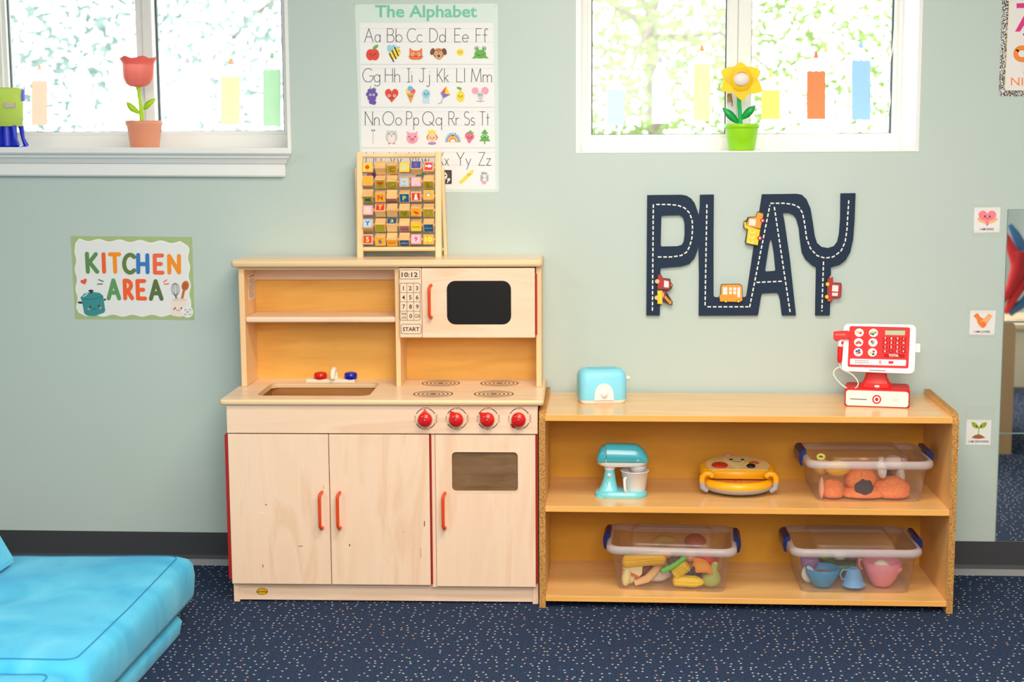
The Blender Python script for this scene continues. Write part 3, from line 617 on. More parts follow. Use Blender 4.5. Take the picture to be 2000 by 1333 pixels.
G1, G2, RED, ORG, YEL, PUR, PNK, BRN = C(92, 176, 70), C(52, 140, 60), C(226, 62, 40), C(240, 112, 44), C(250, 216, 60), C(104, 74, 168), C(240, 160, 184), C(176, 106, 44)
LBL, TEAL, GRY = C(150, 206, 226), C(86, 164, 164), C(204, 200, 204)
def eyes(x, y, d=13, r=4.5, white=False):
    if white: p.dot(x-d, y, r*2, PW); p.dot(x+d, y, r*2, PW)
    p.face(x, y, d, r, EYE)
p.dot(150, 366, 30, RED, 38); p.dot(180, 366, 28, RED, 38); p.dot(182, 316, 24, G1, 11, rot=-.7); p.line([(164, 345), (168, 318)], 4, BRN); eyes(165, 362, 15)
p.dot(280, 325, 20, LBL, 26, rot=-.4); p.dot(305, 322, 15, LBL, 24); p.dot(314, 358, 42, YEL, 30, rot=-.75)
for k in (-22, 0, 22): p.line([(294+k*.8, 338-k*.9), (320+k*.7, 392-k*.9)], 8, EYE)
p.dot(338, 340, 4, EYE); p.line([(330, 322), (326, 312)], 3, EYE); p.line([(338, 322), (342, 312)], 3, EYE)
p.poly([(410, 318), (432, 338), (472, 338), (494, 318), (496, 385), (480, 400), (424, 400), (408, 385)], ORG); eyes(452, 362, 20, 5, True)
for s_ in (-1, 1): p.line([(452+s_*28, 380), (452+s_*54, 376)], 2, EYE); p.line([(452+s_*28, 386), (452+s_*50, 390)], 2, EYE)
p.dot(604, 358, 38, C(200, 122, 40), 36); p.dot(563, 345, 15, C(112, 64, 36), 24, rot=.3); p.dot(643, 345, 15, C(112, 64, 36), 24, rot=-.3); p.dot(606, 380, 22, C(224, 160, 90), 20); eyes(604, 356, 16, 5, True); p.dot(606, 376, 8, EYE, 6)
p.dot(748, 350, 24, YEL); eyes(748, 346, 9, 3)
p.dot(882, 362, 40, G1, 30); p.dot(858, 324, 15, G1); p.dot(908, 324, 15, G1); p.poly([(825, 392), (850, 366), (870, 388)], G1); p.poly([(940, 392), (914, 366), (894, 388)], G1)
for s_ in (-1, 1): p.dot(882+s_*25, 322, 8, PW); p.dot(882+s_*24, 323, 5, EYE)
p.line([(860, 362), (872, 372), (890, 374), (906, 362)], 4, C(40, 80, 30)); p.dot(896, 374, 6, ORG)
for gx, gy in ((145, 608), (170, 605), (135, 630), (158, 630), (182, 632), (145, 655), (172, 656), (155, 680), (172, 684), (160, 640)): p.dot(gx, gy, 16, PUR)
p.line([(150, 595), (148, 576)], 5, G1); p.line([(160, 592), (178, 585), (188, 598)], 3, G1); eyes(160, 634, 11, 4, True)
def heart(P_, x, y, w_, h_, m_):
    pts = []
    for i in range(40):
        t = 2*PI*i/40; X = 16*math.sin(t)**3; Y = 13*math.cos(t)-5*math.cos(2*t)-2*math.cos(3*t)-math.cos(4*t); pts.append((x+X/32*w_, y-(Y+2.5)/29*h_))
    P_.poly(pts, m_)
heart(p, 291, 642, 90, 96, RED); eyes(292, 640, 18, 4.5, True)
p.dot(400, 606, 16, YEL); p.dot(432, 610, 18, C(238, 80, 110)); p.dot(415, 592, 18, C(110, 180, 224)); p.poly([(388, 622), (446, 622), (418, 692)], C(226, 160, 80)); eyes(417, 642, 9, 3.5)
p.dot(521, 628, 27, LBL, 30)
for k in range(5): p.line([(502+k*9, 648), (499+k*10, 672), (504+k*9, 692)], 4, LBL)
eyes(521, 626, 11, 4)
for tri_, cc in (([(655, 577), (616, 622), (646, 626)], C(236, 70, 90)), ([(655, 577), (646, 626), (684, 632)], YEL), ([(616, 622), (646, 626), (634, 658)], C(90, 160, 220)), ([(646, 626), (684, 632), (634, 658)], C(150, 100, 180))): p.poly(tri_, cc)
p.line([(634, 658), (622, 676), (628, 684), (600, 694)], 3, C(110, 120, 190)); eyes(640, 630, 8, 3)
p.dot(750, 645, 28, YEL, 38); p.dot(742, 590, 18, G1, 8, rot=.3); p.line([(752, 610), (748, 596)], 3, G2); eyes(750, 642, 11, 4)
p.dot(848, 606, 23, PNK); p.dot(914, 606, 25, PNK); p.poly([(858, 615), (906, 615), (900, 655), (884, 682), (868, 655)], GRY); p.dot(874, 634, 4, EYE); p.dot(890, 634, 4, EYE); p.dot(884, 680, 4, PNK); p.line([(858, 676), (880, 678)], 2, EYE); p.line([(888, 678), (910, 674)], 2, EYE)
p.line([(168, 880), (165, 958)], 6, GRY); p.dot(168, 872, 14, GRY, 8); p.dot(160, 870, 4, EYE); p.dot(176, 870, 4, EYE)
p.dot(290, 916, 40, GRY, 44); p.poly([(258, 868), (276, 886), (304, 886), (322, 868), (322, 900), (258, 900)], GRY); p.dot(290, 922, 24, C(232, 228, 228), 34); p.line([(268, 894), (284, 896)], 3, EYE); p.line([(296, 896), (312, 894)], 3, EYE); p.poly([(284, 904), (296, 904), (290, 918)], ORG); p.dot(274, 960, 9, ORG, 4); p.dot(306, 960, 9, ORG, 4)
p.dot(428, 924, 40, PNK, 38); p.poly([(390, 876), (412, 888), (396, 906)], PNK); p.poly([(466, 876), (444, 888), (460, 906)], PNK); p.dot(428, 938, 16, C(232, 130, 160), 11); eyes(428, 914, 20, 4.5)
p.poly([(534, 876), (538, 866), (550, 878), (560, 862), (572, 878), (584, 866), (586, 900), (534, 900)], YEL); p.dot(561, 918, 38, ORG, 26); p.dot(561, 922, 28, C(250, 206, 170), 32); p.dot(561, 958, 28, C(176, 130, 190), 9); eyes(561, 918, 12, 4)
for r_, cc in ((54, LBL), (44, C(150, 140, 200)), (35, C(240, 200, 80)), (26, C(240, 130, 60)), (17, PW)): p.poly(ell(699, 950, r_, r_*1.2, n=20, a0=PI, a1=2*PI), cc)
eyes(699, 895, 18, 4.5, True)
p.dot(805, 908, 26, C(240, 110, 140), 26); p.poly([(786, 912), (840, 912), (812, 960), (800, 952)], C(240, 110, 140)); p.dot(818, 912, 24, C(240, 110, 140), 26); p.poly([(790, 888), (808, 878), (816, 868), (826, 880), (842, 888), (814, 894)], G1); eyes(813, 916, 11, 4)
p.poly([(912, 862), (936, 892), (926, 892), (944, 920), (934, 920), (950, 944), (876, 944), (890, 920), (880, 920), (898, 892), (888, 892)], G1); p.line([(912, 944), (911, 960)], 7, BRN); eyes(912, 906, 12, 4, True)
p.poly(ell(180, 1190, 60, 60, n=20, a0=PI, a1=2*PI), C(226, 120, 150)); p.poly([(150, 1190), (180, 1132), (205, 1190)], PUR); p.poly([(205, 1190), (188, 1132), (238, 1185)], YEL); eyes(176, 1160, 12, 5)
p.dot(308, 1172, 26, C(232, 110, 50), 34); p.poly(ell(490, 1192, 42, 40, n=20, a0=PI, a1=2*PI), TEAL)
p.rect(606, 1136, 692, 1230, DARK, 8); p.rect(616, 1146, 682, 1220, mat((70, 66, 64), .6), 6); p.dot(640, 1176, 22, PW, 26); p.dot(632, 1170, 5, EYE); p.dot(650, 1172, 5, EYE); p.line([(634, 1196), (646, 1198)], 4, EYE); p.dot(672, 1200, 10, PW); p.line([(668, 1206), (664, 1220)], 6, PW)
p.poly([(737, 1218), (812, 1146), (838, 1132), (832, 1160), (756, 1230)], YEL); eyes(806, 1164, 8, 3)
for k in range(5): p.line([(890+k*9, 1152-3*math.sin(k)), (896+k*7, 1166)], 3.5, EYE)
for k in range(5): p.line([(884, 1172+k*9), (898, 1176+k*8)], 3.5, EYE); p.line([(936, 1172+k*9), (924, 1177+k*8)], 3.5, EYE)
p.dot(908, 1220, 16, PNK, 12); p.dot(900, 1188, 3, EYE); p.dot(916, 1188, 3, EYE)
m.build('poster_sheet', poster)
for (x, y, r_) in ((46, 34, .5), (985, 40, -.5), (995, 1282, .4)):
    t = MB(); Print(t, (0, WY-.0034, 0), WN, q=iq).poly([(x+a*math.cos(r_)-b_*math.sin(r_), y+a*math.sin(r_)+b_*math.cos(r_)) for a, b_ in ((-16, -12), (16, -12), (16, 12), (-16, 12))], tape_m, depth=.0003, h=0); t.build('tape', poster)

# ------------------------------------------------------------------ kitchen sign
sign = thing('kitchen_area_sign', 'paper sign reading KITCHEN AREA in coloured letters on a sage border', 'sign', aty(262, 625, WY))
m = MB(); p = Print(m, (0, WY-.0006, 0), WN, q=lambda x, y: (120+x/6.664, 440+y/6.664))
p.poly([(120, 142), (760, 145), (1700, 155), (1733, 1236), (960, 1228), (178, 1222)], mat((170, 188, 132), .6), depth=.0008)
def wavy(o):
    P = []
    def seg(x0, y0, x1, y1, n, amp, nx, ny, ph=0):
        for i in range(n*8):
            t = i/(n*8); a = (amp*math.cos(2*PI*(t*n)+ph)-o); P.append((x0+(x1-x0)*t+nx*a, y0+(y1-y0)*t+ny*a))
    seg(230, 190, 1580, 222, 5, 16, 0, -1, .3); P.append((1640-o, 265+o*.3))
    seg(1655, 310, 1680, 1020, 3, 12, 1, 0); P.append((1690-o, 1120)); P.append((1640, 1170-o*.6))
    seg(1560, 1180, 290, 1178, 5, 14, 0, 1); P.append((225+o*.6, 1140-o*.6))
    seg(205, 1080, 178, 330, 3, 12, -1, 0); P.append((180+o, 240+o*.4)); return P
p.poly(wavy(0), mat((246, 246, 238), .5)); p.poly(wavy(13), mat((236, 234, 234), .5))
q_ = wavy(17); p.dashes(q_+q_[:1], 16, 12, 2.6, mat((196, 194, 192), .6))
p.line([(912, 190), (962, 1180)], 2.5, mat((224, 222, 222), .6), cap=False)
g1, o1, o2, ol, bl, co = C(92, 142, 80), C(246, 98, 36), C(252, 146, 14), C(100, 124, 66), C(52, 120, 196), C(246, 104, 62); g2 = C(96, 154, 92); gd = C(92, 112, 58)
W_ = 54
for cc, ss in ((g1, [[(333, 373), (345, 607)], [(448, 378), (362, 490)], [(366, 480), (466, 607)]]), (o1, [[(548, 380), (557, 607)]]), (o2, [[(632, 380), (752, 380)], [(692, 380), (702, 607)]]),
               (ol, [arc(895, 502, 78, 116, -48, -312, 18)]), (bl, [[(1000, 388), (1002, 612)], [(1118, 392), (1122, 614)], [(1000, 506), (1118, 508)]]),
               (co, [[(1310, 396), (1214, 396), (1218, 618), (1316, 620)], [(1216, 506), (1294, 506)]]), (o2, [[(1406, 618), (1402, 402), (1532, 616), (1530, 402)]]),
               (g2, [[(616, 954), (676, 720), (752, 954)], [(650, 880), (710, 880)]]), (o1, [[(832, 952), (824, 722)]+arc(850, 786, 56, 62, -90, 90, 10)+[(834, 850)], [(860, 850), (922, 952)]]),
               (o1, [[(1078, 728), (990, 728), (998, 954), (1090, 956)], [(994, 842), (1066, 842)]]), (gd, [[(1166, 960), (1226, 730), (1304, 960)], [(1196, 888), (1272, 888)]])):
    for s_ in ss: p.line(s_, W_, cc)
for a, b_, cc in (((486, 710), (544, 734), gd), ((472, 768), (534, 766), gd), ((1332, 742), (1372, 712), co), ((1340, 770), (1396, 764), co)): p.line([a, b_], 15, cc)
hx = []
for i in range(40):
    t = 2*PI*i/40; X = 16*math.sin(t)**3; Y = 13*math.cos(t)-5*math.cos(2*t)-2*math.cos(3*t)-math.cos(4*t); hx.append((294+(X*math.cos(.38)-Y*math.sin(.38))*2.7, 736-(X*math.sin(.38)+Y*math.cos(.38))*2.7))
p.poly(hx, C(240, 84, 50))
tl, td, ink2 = C(52, 142, 146), C(40, 116, 124), C(44, 44, 60)
p.poly([(262, 965), (545, 930), (572, 1110), (558, 1140), (430, 1185), (330, 1175), (298, 1150)], tl); p.poly([(246, 945), (300, 890), (400, 868), (500, 882), (546, 920), (540, 932), (400, 962), (262, 968)], tl)
p.line([(262, 964), (400, 962), (540, 932)], 12, td); p.line([(290, 930), (340, 894)], 14, C(190, 226, 226)); p.dot(386, 856, 34, ink2, 16); p.line([(386, 864), (386, 876)], 30, ink2); p.dot(246, 1008, 34, ink2, 15, rot=.1); p.dot(566, 970, 16, ink2, 13)
for x, y in ((376, 1064), (488, 1052)): p.dot(x, y, 12, ink2, 14)
p.line(arc(434, 1072, 24, 22, 20, 160, 8), 6, ink2); p.dot(358, 1092, 16, C(236, 132, 104)); p.dot(510, 1078, 16, C(236, 132, 104))
p.line([(1488, 918), (1502, 980)], 26, C(120, 124, 136))
for r_ in (52, 34, 14): p.line(ell(1484, 836, r_, 80, -.08, 24, PI*.5, PI*2.5), 6, C(104, 106, 116))
p.dot(1613, 790, 48, C(206, 104, 48), 66, rot=.25); p.dot(1608, 794, 30, C(184, 88, 38), 44, rot=.25); p.line([(1596, 846), (1566, 980)], 32, C(206, 104, 48))
p.poly([(1438, 968), (1500, 985), (1630, 978), (1612, 1186), (1540, 1196), (1440, 1180)], C(244, 224, 212)); p.poly(ell(1534, 972, 96, 18), C(232, 206, 192))
for x in (1482, 1562): p.dot(x, 1080, 10, ink2, 12)
p.line(arc(1522, 1092, 22, 22, 20, 160, 8), 6, ink2); p.dot(1466, 1096, 12, C(240, 120, 100)); p.dot(1596, 1090, 10, C(240, 140, 110))
p.dot(1645, 1132, 74, C(240, 240, 238))
for sx, sy in ((-1, -1), (1, -1), (-1, 1), (1, 1)): p.line([(1645+sx*40, 1132+sy*18), (1645+sx*40, 1132+sy*30), (1645+sx*30, 1132+sy*37), (1645+sx*16, 1132+sy*37)], 6, C(70, 70, 74))
for k, w_ in ((-12, 20), (0, 18), (12, 14)): p.line([(1645-w_, 1132+k), (1645+w_, 1132+k)], 5, C(110, 110, 114))
m.build('sign_sheet', sign)
t = MB(); Print(t, (0, WY-.0016, 0), WN, q=lambda x, y: (120+x/6.664, 440+y/6.664)).rect(1700, 770, 1728, 850, tape_m, depth=.0003); t.build('tape', sign)

# ------------------------------------------------------------------ PLAY road sign
play = thing('play_wall_sign', 'navy wooden PLAY sign shaped like a road with toy cars', 'wall sign', aty(1466, 617, WY))
pq = lambda x, y: (1240+x/4.4444, 360+y/4.4444); navy = mat((28, 46, 70), .6, .25); dashm = mat((236, 236, 232), .5)
m = MB(); p = Print(m, (0, WY-.0125, 0), WN, q=pq)
out = [(108, 95), (400, 92), (450, 100), (490, 125), (520, 165), (545, 235), (556, 272), (564, 200), (566, 92), (686, 90), (683, 500), (683, 960), (686, 975), (700, 984), (955, 984), (967, 975), (972, 955), (1030, 560), (1080, 250), (1105, 88), (1410, 84), (1450, 92), (1490, 130), (1525, 210), (1545, 330), (1562, 450), (1582, 510), (1620, 545), (1680, 556), (1730, 540), (1760, 500), (1775, 430), (1785, 300), (1788, 80), (1916, 78), (1908, 300), (1895, 480), (1870, 590), (1830, 660), (1780, 700), (1702, 722), (1700, 900), (1692, 1140), (1567, 1140), (1575, 722), (1540, 705), (1480, 650), (1450, 590), (1435, 480), (1425, 380), (1405, 305), (1380, 268), (1340, 250), (1292, 248), (1286, 258), (1300, 330), (1345, 640), (1399, 1140), (1278, 1140), (1262, 1010), (1250, 960), (1235, 943), (1110, 948), (1098, 960), (1085, 1040), (1068, 1140), (555, 1142), (558, 800), (553, 515), (545, 570), (520, 640), (470, 695), (400, 715), (230, 728), (222, 740), (217, 1140), (100, 1140)]
p.poly(out, navy, holes=[[(240, 272), (390, 268), (420, 290), (433, 340), (433, 440), (425, 500), (405, 530), (370, 540), (235, 543), (224, 530), (230, 285)], [(1182, 478), (1190, 490), (1208, 600), (1222, 745), (1215, 755), (1140, 760), (1131, 748), (1150, 620), (1172, 490)]], depth=.0125, h=0)
for path in ([(160, 175), (152, 1112)], [(186, 176), (290, 176), (370, 183), (430, 205), (475, 250), (498, 320), (500, 390), (495, 470), (475, 540), (450, 590), (400, 620), (310, 632), (180, 632)], [(625, 176), (609, 1070)], [(630, 1065), (985, 1065)], [(996, 1068), (1172, 182)], [(1176, 166), (1290, 165), (1370, 175), (1425, 200), (1455, 250), (1475, 350), (1490, 470), (1525, 560), (1580, 620), (1650, 642), (1720, 632), (1790, 580), (1825, 500), (1840, 400), (1857, 128)], [(1210, 197), (1347, 1110)], [(1056, 853), (1296, 842)], [(1637, 672), (1623, 1105)]):
    p.dashes(path, 31, 16, 11, dashm)
m.build('letter_board', play)
RIM = mat((52, 30, 30), .5); TY = C(250, 206, 30); TO = C(250, 156, 46); TR = C(178, 44, 52); WH = mat((236, 228, 226), .45); PE = C(250, 190, 130)
def car(name, layers, label):
    m = MB(); p = Print(m, (0, WY-.020, 0), WN, q=pq, step=.0004); p.poly(layers[0], RIM, depth=.0075, h=0)
    for kind, a, cc in layers[1:]:
        if kind == 'p': p.poly(a, cc)
        elif kind == 'd': p.dot(a[0], a[1], a[2], cc)
        else: p.line(a, 6, cc)
    m.build(name, play, label=label)
def grow(P_, d):
    cx = sum(a for a, b_ in P_)/len(P_); cy = sum(b_ for a, b_ in P_)/len(P_); return [(a+(d if a > cx else -d), b_+(d if b_ > cy else -d)) for a, b_ in P_]
t1 = [(1062, 240), (1114, 252), (1116, 270), (1092, 388), (1062, 534), (966, 514), (960, 500), (980, 384), (946, 372), (950, 326), (970, 320), (985, 290), (1046, 286)]
car('dump_truck_cutout', [grow(t1, 4), ('p', [(1066, 244), (1112, 256), (1112, 276), (1088, 386), (968, 360), (972, 340), (990, 294), (1052, 286)], TO), ('p', [(948, 330), (964, 326), (966, 358), (1086, 396), (1066, 530), (966, 510), (982, 392), (950, 376)], TY), ('p', [(996, 302), (1052, 306), (1044, 362), (988, 356)], WH)]+[('l', [(1000-8*k, 398+43*k), (1004-8*k, 422+43*k), (1036-8*k, 426+43*k), (1046-8*k, 404+43*k)], C(250, 236, 190)) for k in range(3)]+[('d', (1106, 316, 19), TR), ('d', (1082, 468, 20), TR), ('d', (1108, 316, 8), WH), ('d', (1084, 468, 8), WH)], 'orange and yellow dump truck cutout')
t2 = [(200, 782), (228, 784), (250, 820), (304, 826), (310, 858), (328, 880), (310, 914), (270, 932), (326, 1020), (322, 1046), (300, 1044), (240, 1010), (232, 1044), (194, 1042), (194, 926), (198, 900)]
car('tow_truck_cutout', [grow(t2, 3), ('p', [(202, 786), (228, 788), (250, 824), (300, 830), (306, 856), (310, 892), (296, 912), (198, 908)], TR), ('p', [(238, 930), (268, 934), (264, 976), (240, 1000)], TR), ('p', [(196, 924), (238, 924), (238, 1040), (196, 1038)], TY), ('p', [(262, 966), (318, 1016), (322, 1040), (304, 1042), (258, 990)], TO), ('p', [(254, 836), (294, 844), (294, 898), (252, 894)], WH), ('p', [(312, 864), (326, 880), (314, 886)], TO)]+[('d', (276+k*13, 990+k*14, 4), RIM) for k in range(4)]+[('d', (286+k*10, 986+k*13, 4), RIM) for k in range(3)]+[('l', [(246, 944), (246, 976)], WH), ('d', (194, 844, 19), PE), ('d', (190, 986, 19), PE)], 'red and yellow tow truck cutout')
t3 = [(756, 874), (900, 870), (928, 884), (932, 1010), (912, 1022), (740, 1018), (734, 968), (748, 958), (750, 890)]
car('bus_cutout', [grow(t3, 4), ('p', t3, TO), ('p', [(764, 896), (802, 894), (802, 960), (762, 958)], WH), ('p', [(818, 896), (842, 896), (842, 924), (818, 924)], WH), ('p', [(854, 896), (880, 896), (880, 924), (854, 924)], WH), ('p', [(818, 930), (842, 930), (842, 956), (818, 956)], WH), ('p', [(854, 930), (880, 930), (880, 956), (854, 956)], WH), ('p', [(890, 896), (914, 896), (914, 984), (888, 980)], WH), ('d', (790, 1015, 14), RIM), ('d', (898, 1015, 14), RIM), ('d', (790, 1015, 11), TY), ('d', (898, 1015, 11), TY)], 'orange bus cutout')
t4 = [(1690, 806), (1720, 808), (1722, 860), (1786, 862), (1792, 880), (1786, 972), (1768, 984), (1722, 986), (1714, 1016), (1672, 1020), (1668, 990), (1674, 826)]
car('car_cutout', [grow(t4, 4), ('p', t4, TR), ('p', [(1714, 876), (1768, 880), (1764, 934), (1710, 930)], WH), ('p', [(1712, 942), (1764, 944), (1758, 972), (1710, 968)], WH), ('d', (1672, 868, 19), RIM), ('d', (1666, 978, 19), RIM), ('d', (1672, 868, 16), TY), ('d', (1666, 978, 16), TY), ('d', (1700, 804, 8), PE), ('d', (1690, 1006, 5), TO)], 'red car cutout')

# ------------------------------------------------------------------ affirmation cards
def card(name, q, quad, cap, capy, capx, capw, caph, art, tapes, label):
    t = thing(name, label, 'card', on_plane(*q(quad[3][0], quad[3][1]), Vector((0, WY, 0)), WN), group='affirmation cards beside the mirror')
    m = MB(); p = Print(m, (0, WY-.0008, 0), WN, q=q); p.poly(quad, mat((238, 234, 234), .45), depth=.0008, h=0); art(p); p.text(cap, capx, capy, caph, INK, capw, bold=.02); m.build('printed_card', t)
    for tq in tapes:
        m = MB(); pr_ = Print(m, (0, WY-.0022, 0), WN, q=q); pr_.poly(tq, tape_m, depth=.0002, h=0); m.build('tape', t)
def a1(p):
    heart(p, 646, 630, 468, 420, C(246, 132, 146)); p.line([(418, 640), (470, 690), (600, 730)], 70, C(250, 184, 120)); p.line([(880, 640), (820, 690), (680, 730)], 70, C(250, 184, 120))
    p.poly([(590, 700), (690, 700), (670, 780), (636, 820), (600, 780)], C(246, 132, 146)); p.dot(582, 572, 20, EYE, 26); p.dot(708, 572, 20, EYE, 26); p.line(arc(645, 600, 30, 24, 20, 160, 8), 9, INK); p.dot(560, 614, 20, C(236, 100, 130), 12); p.dot(730, 614, 20, C(236, 100, 130), 12)
card('affirmation_card', lambda x, y: (1880+x/13.333, 380+y/13.333), [(310, 345), (990, 335), (960, 985), (295, 1000)], 'I AM KIND', 905, 630, 370, 58, a1, [[(250, 250), (1000, 250), (1000, 440), (250, 440)], [(240, 930), (1060, 930), (1060, 1110), (240, 1120)]], 'small white card reading I AM KIND with a pink heart, topmost of three')
def a2(p):
    d, l = C(246, 132, 50), C(250, 178, 122); p.poly([(310, 400), (430, 318), (530, 450), (600, 480), (640, 560), (690, 640), (680, 690), (600, 755), (500, 700), (430, 600), (410, 510)], d)
    p.poly([(760, 330), (872, 410), (780, 520), (710, 640), (600, 550), (520, 606), (545, 545), (640, 460)], l); p.poly([(450, 640), (520, 680), (540, 750), (480, 710)], l); p.poly([(500, 625), (590, 560), (640, 590), (690, 650), (640, 735), (560, 750)], C(246, 122, 46))
card('affirmation_card', lambda x, y: (1880+x/14.81, 590+y/14.81), [(228, 250), (960, 250), (918, 965), (195, 950)], 'I AM LOVED', 863, 562, 470, 62, a2, [[(120, 160), (900, 150), (900, 330), (110, 330)], [(120, 900), (960, 900), (960, 1030), (110, 1030)]], 'small white card reading I AM LOVED with orange clasped hands')
def a3(p):
    g, s_ = C(146, 172, 30), C(164, 96, 52); p.poly([(330, 545), (400, 550), (460, 590), (495, 640), (497, 690), (440, 700), (380, 670), (340, 610)], g); p.poly([(700, 550), (630, 552), (560, 590), (520, 640), (515, 690), (580, 700), (640, 672), (685, 620)], g)
    p.line([(506, 670), (500, 840)], 26, C(170, 200, 60)); p.poly([(330, 915), (400, 860), (490, 832), (560, 850), (660, 912), (580, 930), (490, 940), (400, 930)], s_); p.dot(452, 645, 17, EYE); p.dot(562, 645, 17, EYE); p.line(arc(504, 676, 18, 16, 20, 160, 6), 7, INK); p.dot(430, 682, 18, C(240, 190, 100), 10); p.dot(590, 682, 18, C(240, 190, 100), 10)
card('affirmation_card', lambda x, y: (1870+x/12.12, 780+y/12.12), [(220, 490), (808, 498), (780, 1090), (200, 1082)], 'I AM GROWING', 1005, 495, 480, 50, a3, [[(170, 180), (880, 180), (880, 560), (170, 560)]], 'small white card reading I AM GROWING with a green sprout, lowest of three')

# ------------------------------------------------------------------ number poster, top right corner
t = thing('number_poster', 'number chart with black speckled border cut off at the top right', 'poster', aty(1990, 188, WY))
m = MB(); nq = lambda x, y: (1900+x/6.66, y/6.66); p = Print(m, (0, WY-.0008, 0), WN, q=nq)
comp = noise_mat('speckled_border', [(.47, (26, 22, 24)), (.53, (228, 224, 222))], nscale=330, detail=2, distort=0, rough=.5)
p.poly([(405, -700), (2400, -700), (2330, 1290), (338, 1248)], comp, depth=.001, h=0); p.poly([(500, -600), (2300, -600), (2230, 1200), (430, 1178), (412, 1150)], mat((236, 216, 120), .5)); p.poly([(505, -600), (2296, -600), (2226, 1196), (440, 1172), (420, 1146)], mat((236, 230, 228), .35))
mg = C(222, 40, 130); og = C(252, 134, 44)
p.poly([(568, 44), (820, 34), (820, 100), (612, 412), (548, 412), (720, 104), (568, 106)], mg); p.line([(690, 420), (660, 450), (700, 480)], 20, C(150, 40, 130))
p.line(ell(640, 700, 82, 78, 0, 24, 0, 2*PI+.01), 62, og); p.line([(720, 640), (690, 960)], 60, og); p.text('NINE', 690, 1060, 104, og, 390)
m.build('poster_sheet', t)

# ------------------------------------------------------------------ mirror tiles at the right edge
mir = bpy.data.materials.new('mirror'); mir.use_nodes = True; b = mir.node_tree.nodes['Principled BSDF']; b.inputs['Metallic'].default_value = 1; b.inputs['Roughness'].default_value = .015; b.inputs['Base Color'].default_value = (.93, .95, .94, 1)
med = mat((120, 140, 136), .3)
zs = [aty(1968, 408, WY).z, aty(1957, 629, WY).z, aty(1950, 846, WY).z, aty(1942, 1058, WY).z]; mx0 = aty(1955.5, 730, WY).x
for i, l in enumerate(('top mirror tile at the right edge reflecting red and blue limbs', 'middle mirror tile at the right edge reflecting a tan panel', 'bottom mirror tile at the right edge reflecting blue carpet')):
    m = MB(); z1, z0 = zs[i]-.0015, zs[i+1]+.0015; m.box((mx0, WY-.005, z0), (mx0+.36, WY-.0004, z1), med); m.add([(mx0+.0012, WY-.0052, z0+.0012), (mx0+.3588, WY-.0052, z0+.0012), (mx0+.3588, WY-.0052, z1-.0012), (mx0+.0012, WY-.0052, z1-.0012)], [(0, 1, 2, 3)], mir)
    solo(m, 'mirror_tile', l, 'mirror', 'mirror tiles at the right edge')
# ------------------------------------------------------------------ abacus of picture blocks
beech = noise_mat('beech', [(.3, (240, 200, 146)), (.7, (248, 216, 168))], scale=(3, 3, .8), nscale=5, rough=.4)
blk_w = noise_mat('block_wood', [(.3, (232, 180, 116)), (.7, (244, 202, 142))], scale=(1, 4, 4), nscale=14, rough=.5)
TZ = 1.030
a0, a1_ = kz(703, 502, TZ), kz(857.5, 502.5, TZ); ay = (a0.y+a1_.y)/2-.012
abacus = thing('block_abacus', 'wooden abacus frame of turning alphabet blocks on top of the play kitchen', 'abacus', KT @ Vector(((a0.x+a1_.x)/2, ay, TZ)), KR)
topz = kat(705, 297, ay+.03).z; lean = .03/(topz-TZ)
def ax(px, py):
    p = kat(px, py, ay+.015); return Vector((kat(px, py, ay+lean*(p.z-TZ)).x, ay+lean*(p.z-TZ), kat(px, py, ay+lean*(p.z-TZ)).z))
xl, xr_ = ax(703.5, 400).x, ax(856.5, 400).x
def post(x, y0, z0, y1, z1, w_, d_, name, dx=0):
    m = MB(KT); R = []
    for k, (f, s_) in enumerate(((0, .92), (.012, 1), (.97, 1), (1, .8))):
        yc, zc = y0+(y1-y0)*f, z0+(z1-z0)*f; R.append([(x+dx*f+a*s_, yc+b_*s_, zc) for a, b_ in rrect(w_, d_, .003, 3)])
    m.loft(R, beech, smooth=False); m.build(name, abacus)
for x in (xl, xr_): post(x, ay, TZ, ay+.03, topz, .0195, .024, 'front_post')
for x, s_ in ((xl, -1), (xr_, 1)): post(x+s_*.016, ay+.072, TZ, ay+.036, topz-.05, .011, .022, 'back_leg', -s_*.004)
for py, r_ in ((304, .0072), (486.5, .0072)):
    p = ax(780, py); MB(KT).tube([(xl, p.y, p.z), (xr_, p.y, p.z)], r_, beech, 14).build('cross_bar', abacus)
m = MB(KT); m.tube([(xl-.012, ay+.068, TZ+.02), (xr_+.012, ay+.068, TZ+.02)], .006, beech, 12); m.build('cross_bar', abacus)
bY, bO, bR, bB, bL, bP, bG, bM = C(250, 206, 36), C(246, 170, 30), C(222, 44, 32), C(20, 84, 140), C(176, 212, 234), C(240, 190, 220), C(166, 156, 26), C(176, 112, 128)
tY, tB, tR, tM = C(250, 232, 80), C(26, 84, 160), C(204, 50, 36), C(214, 50, 110)
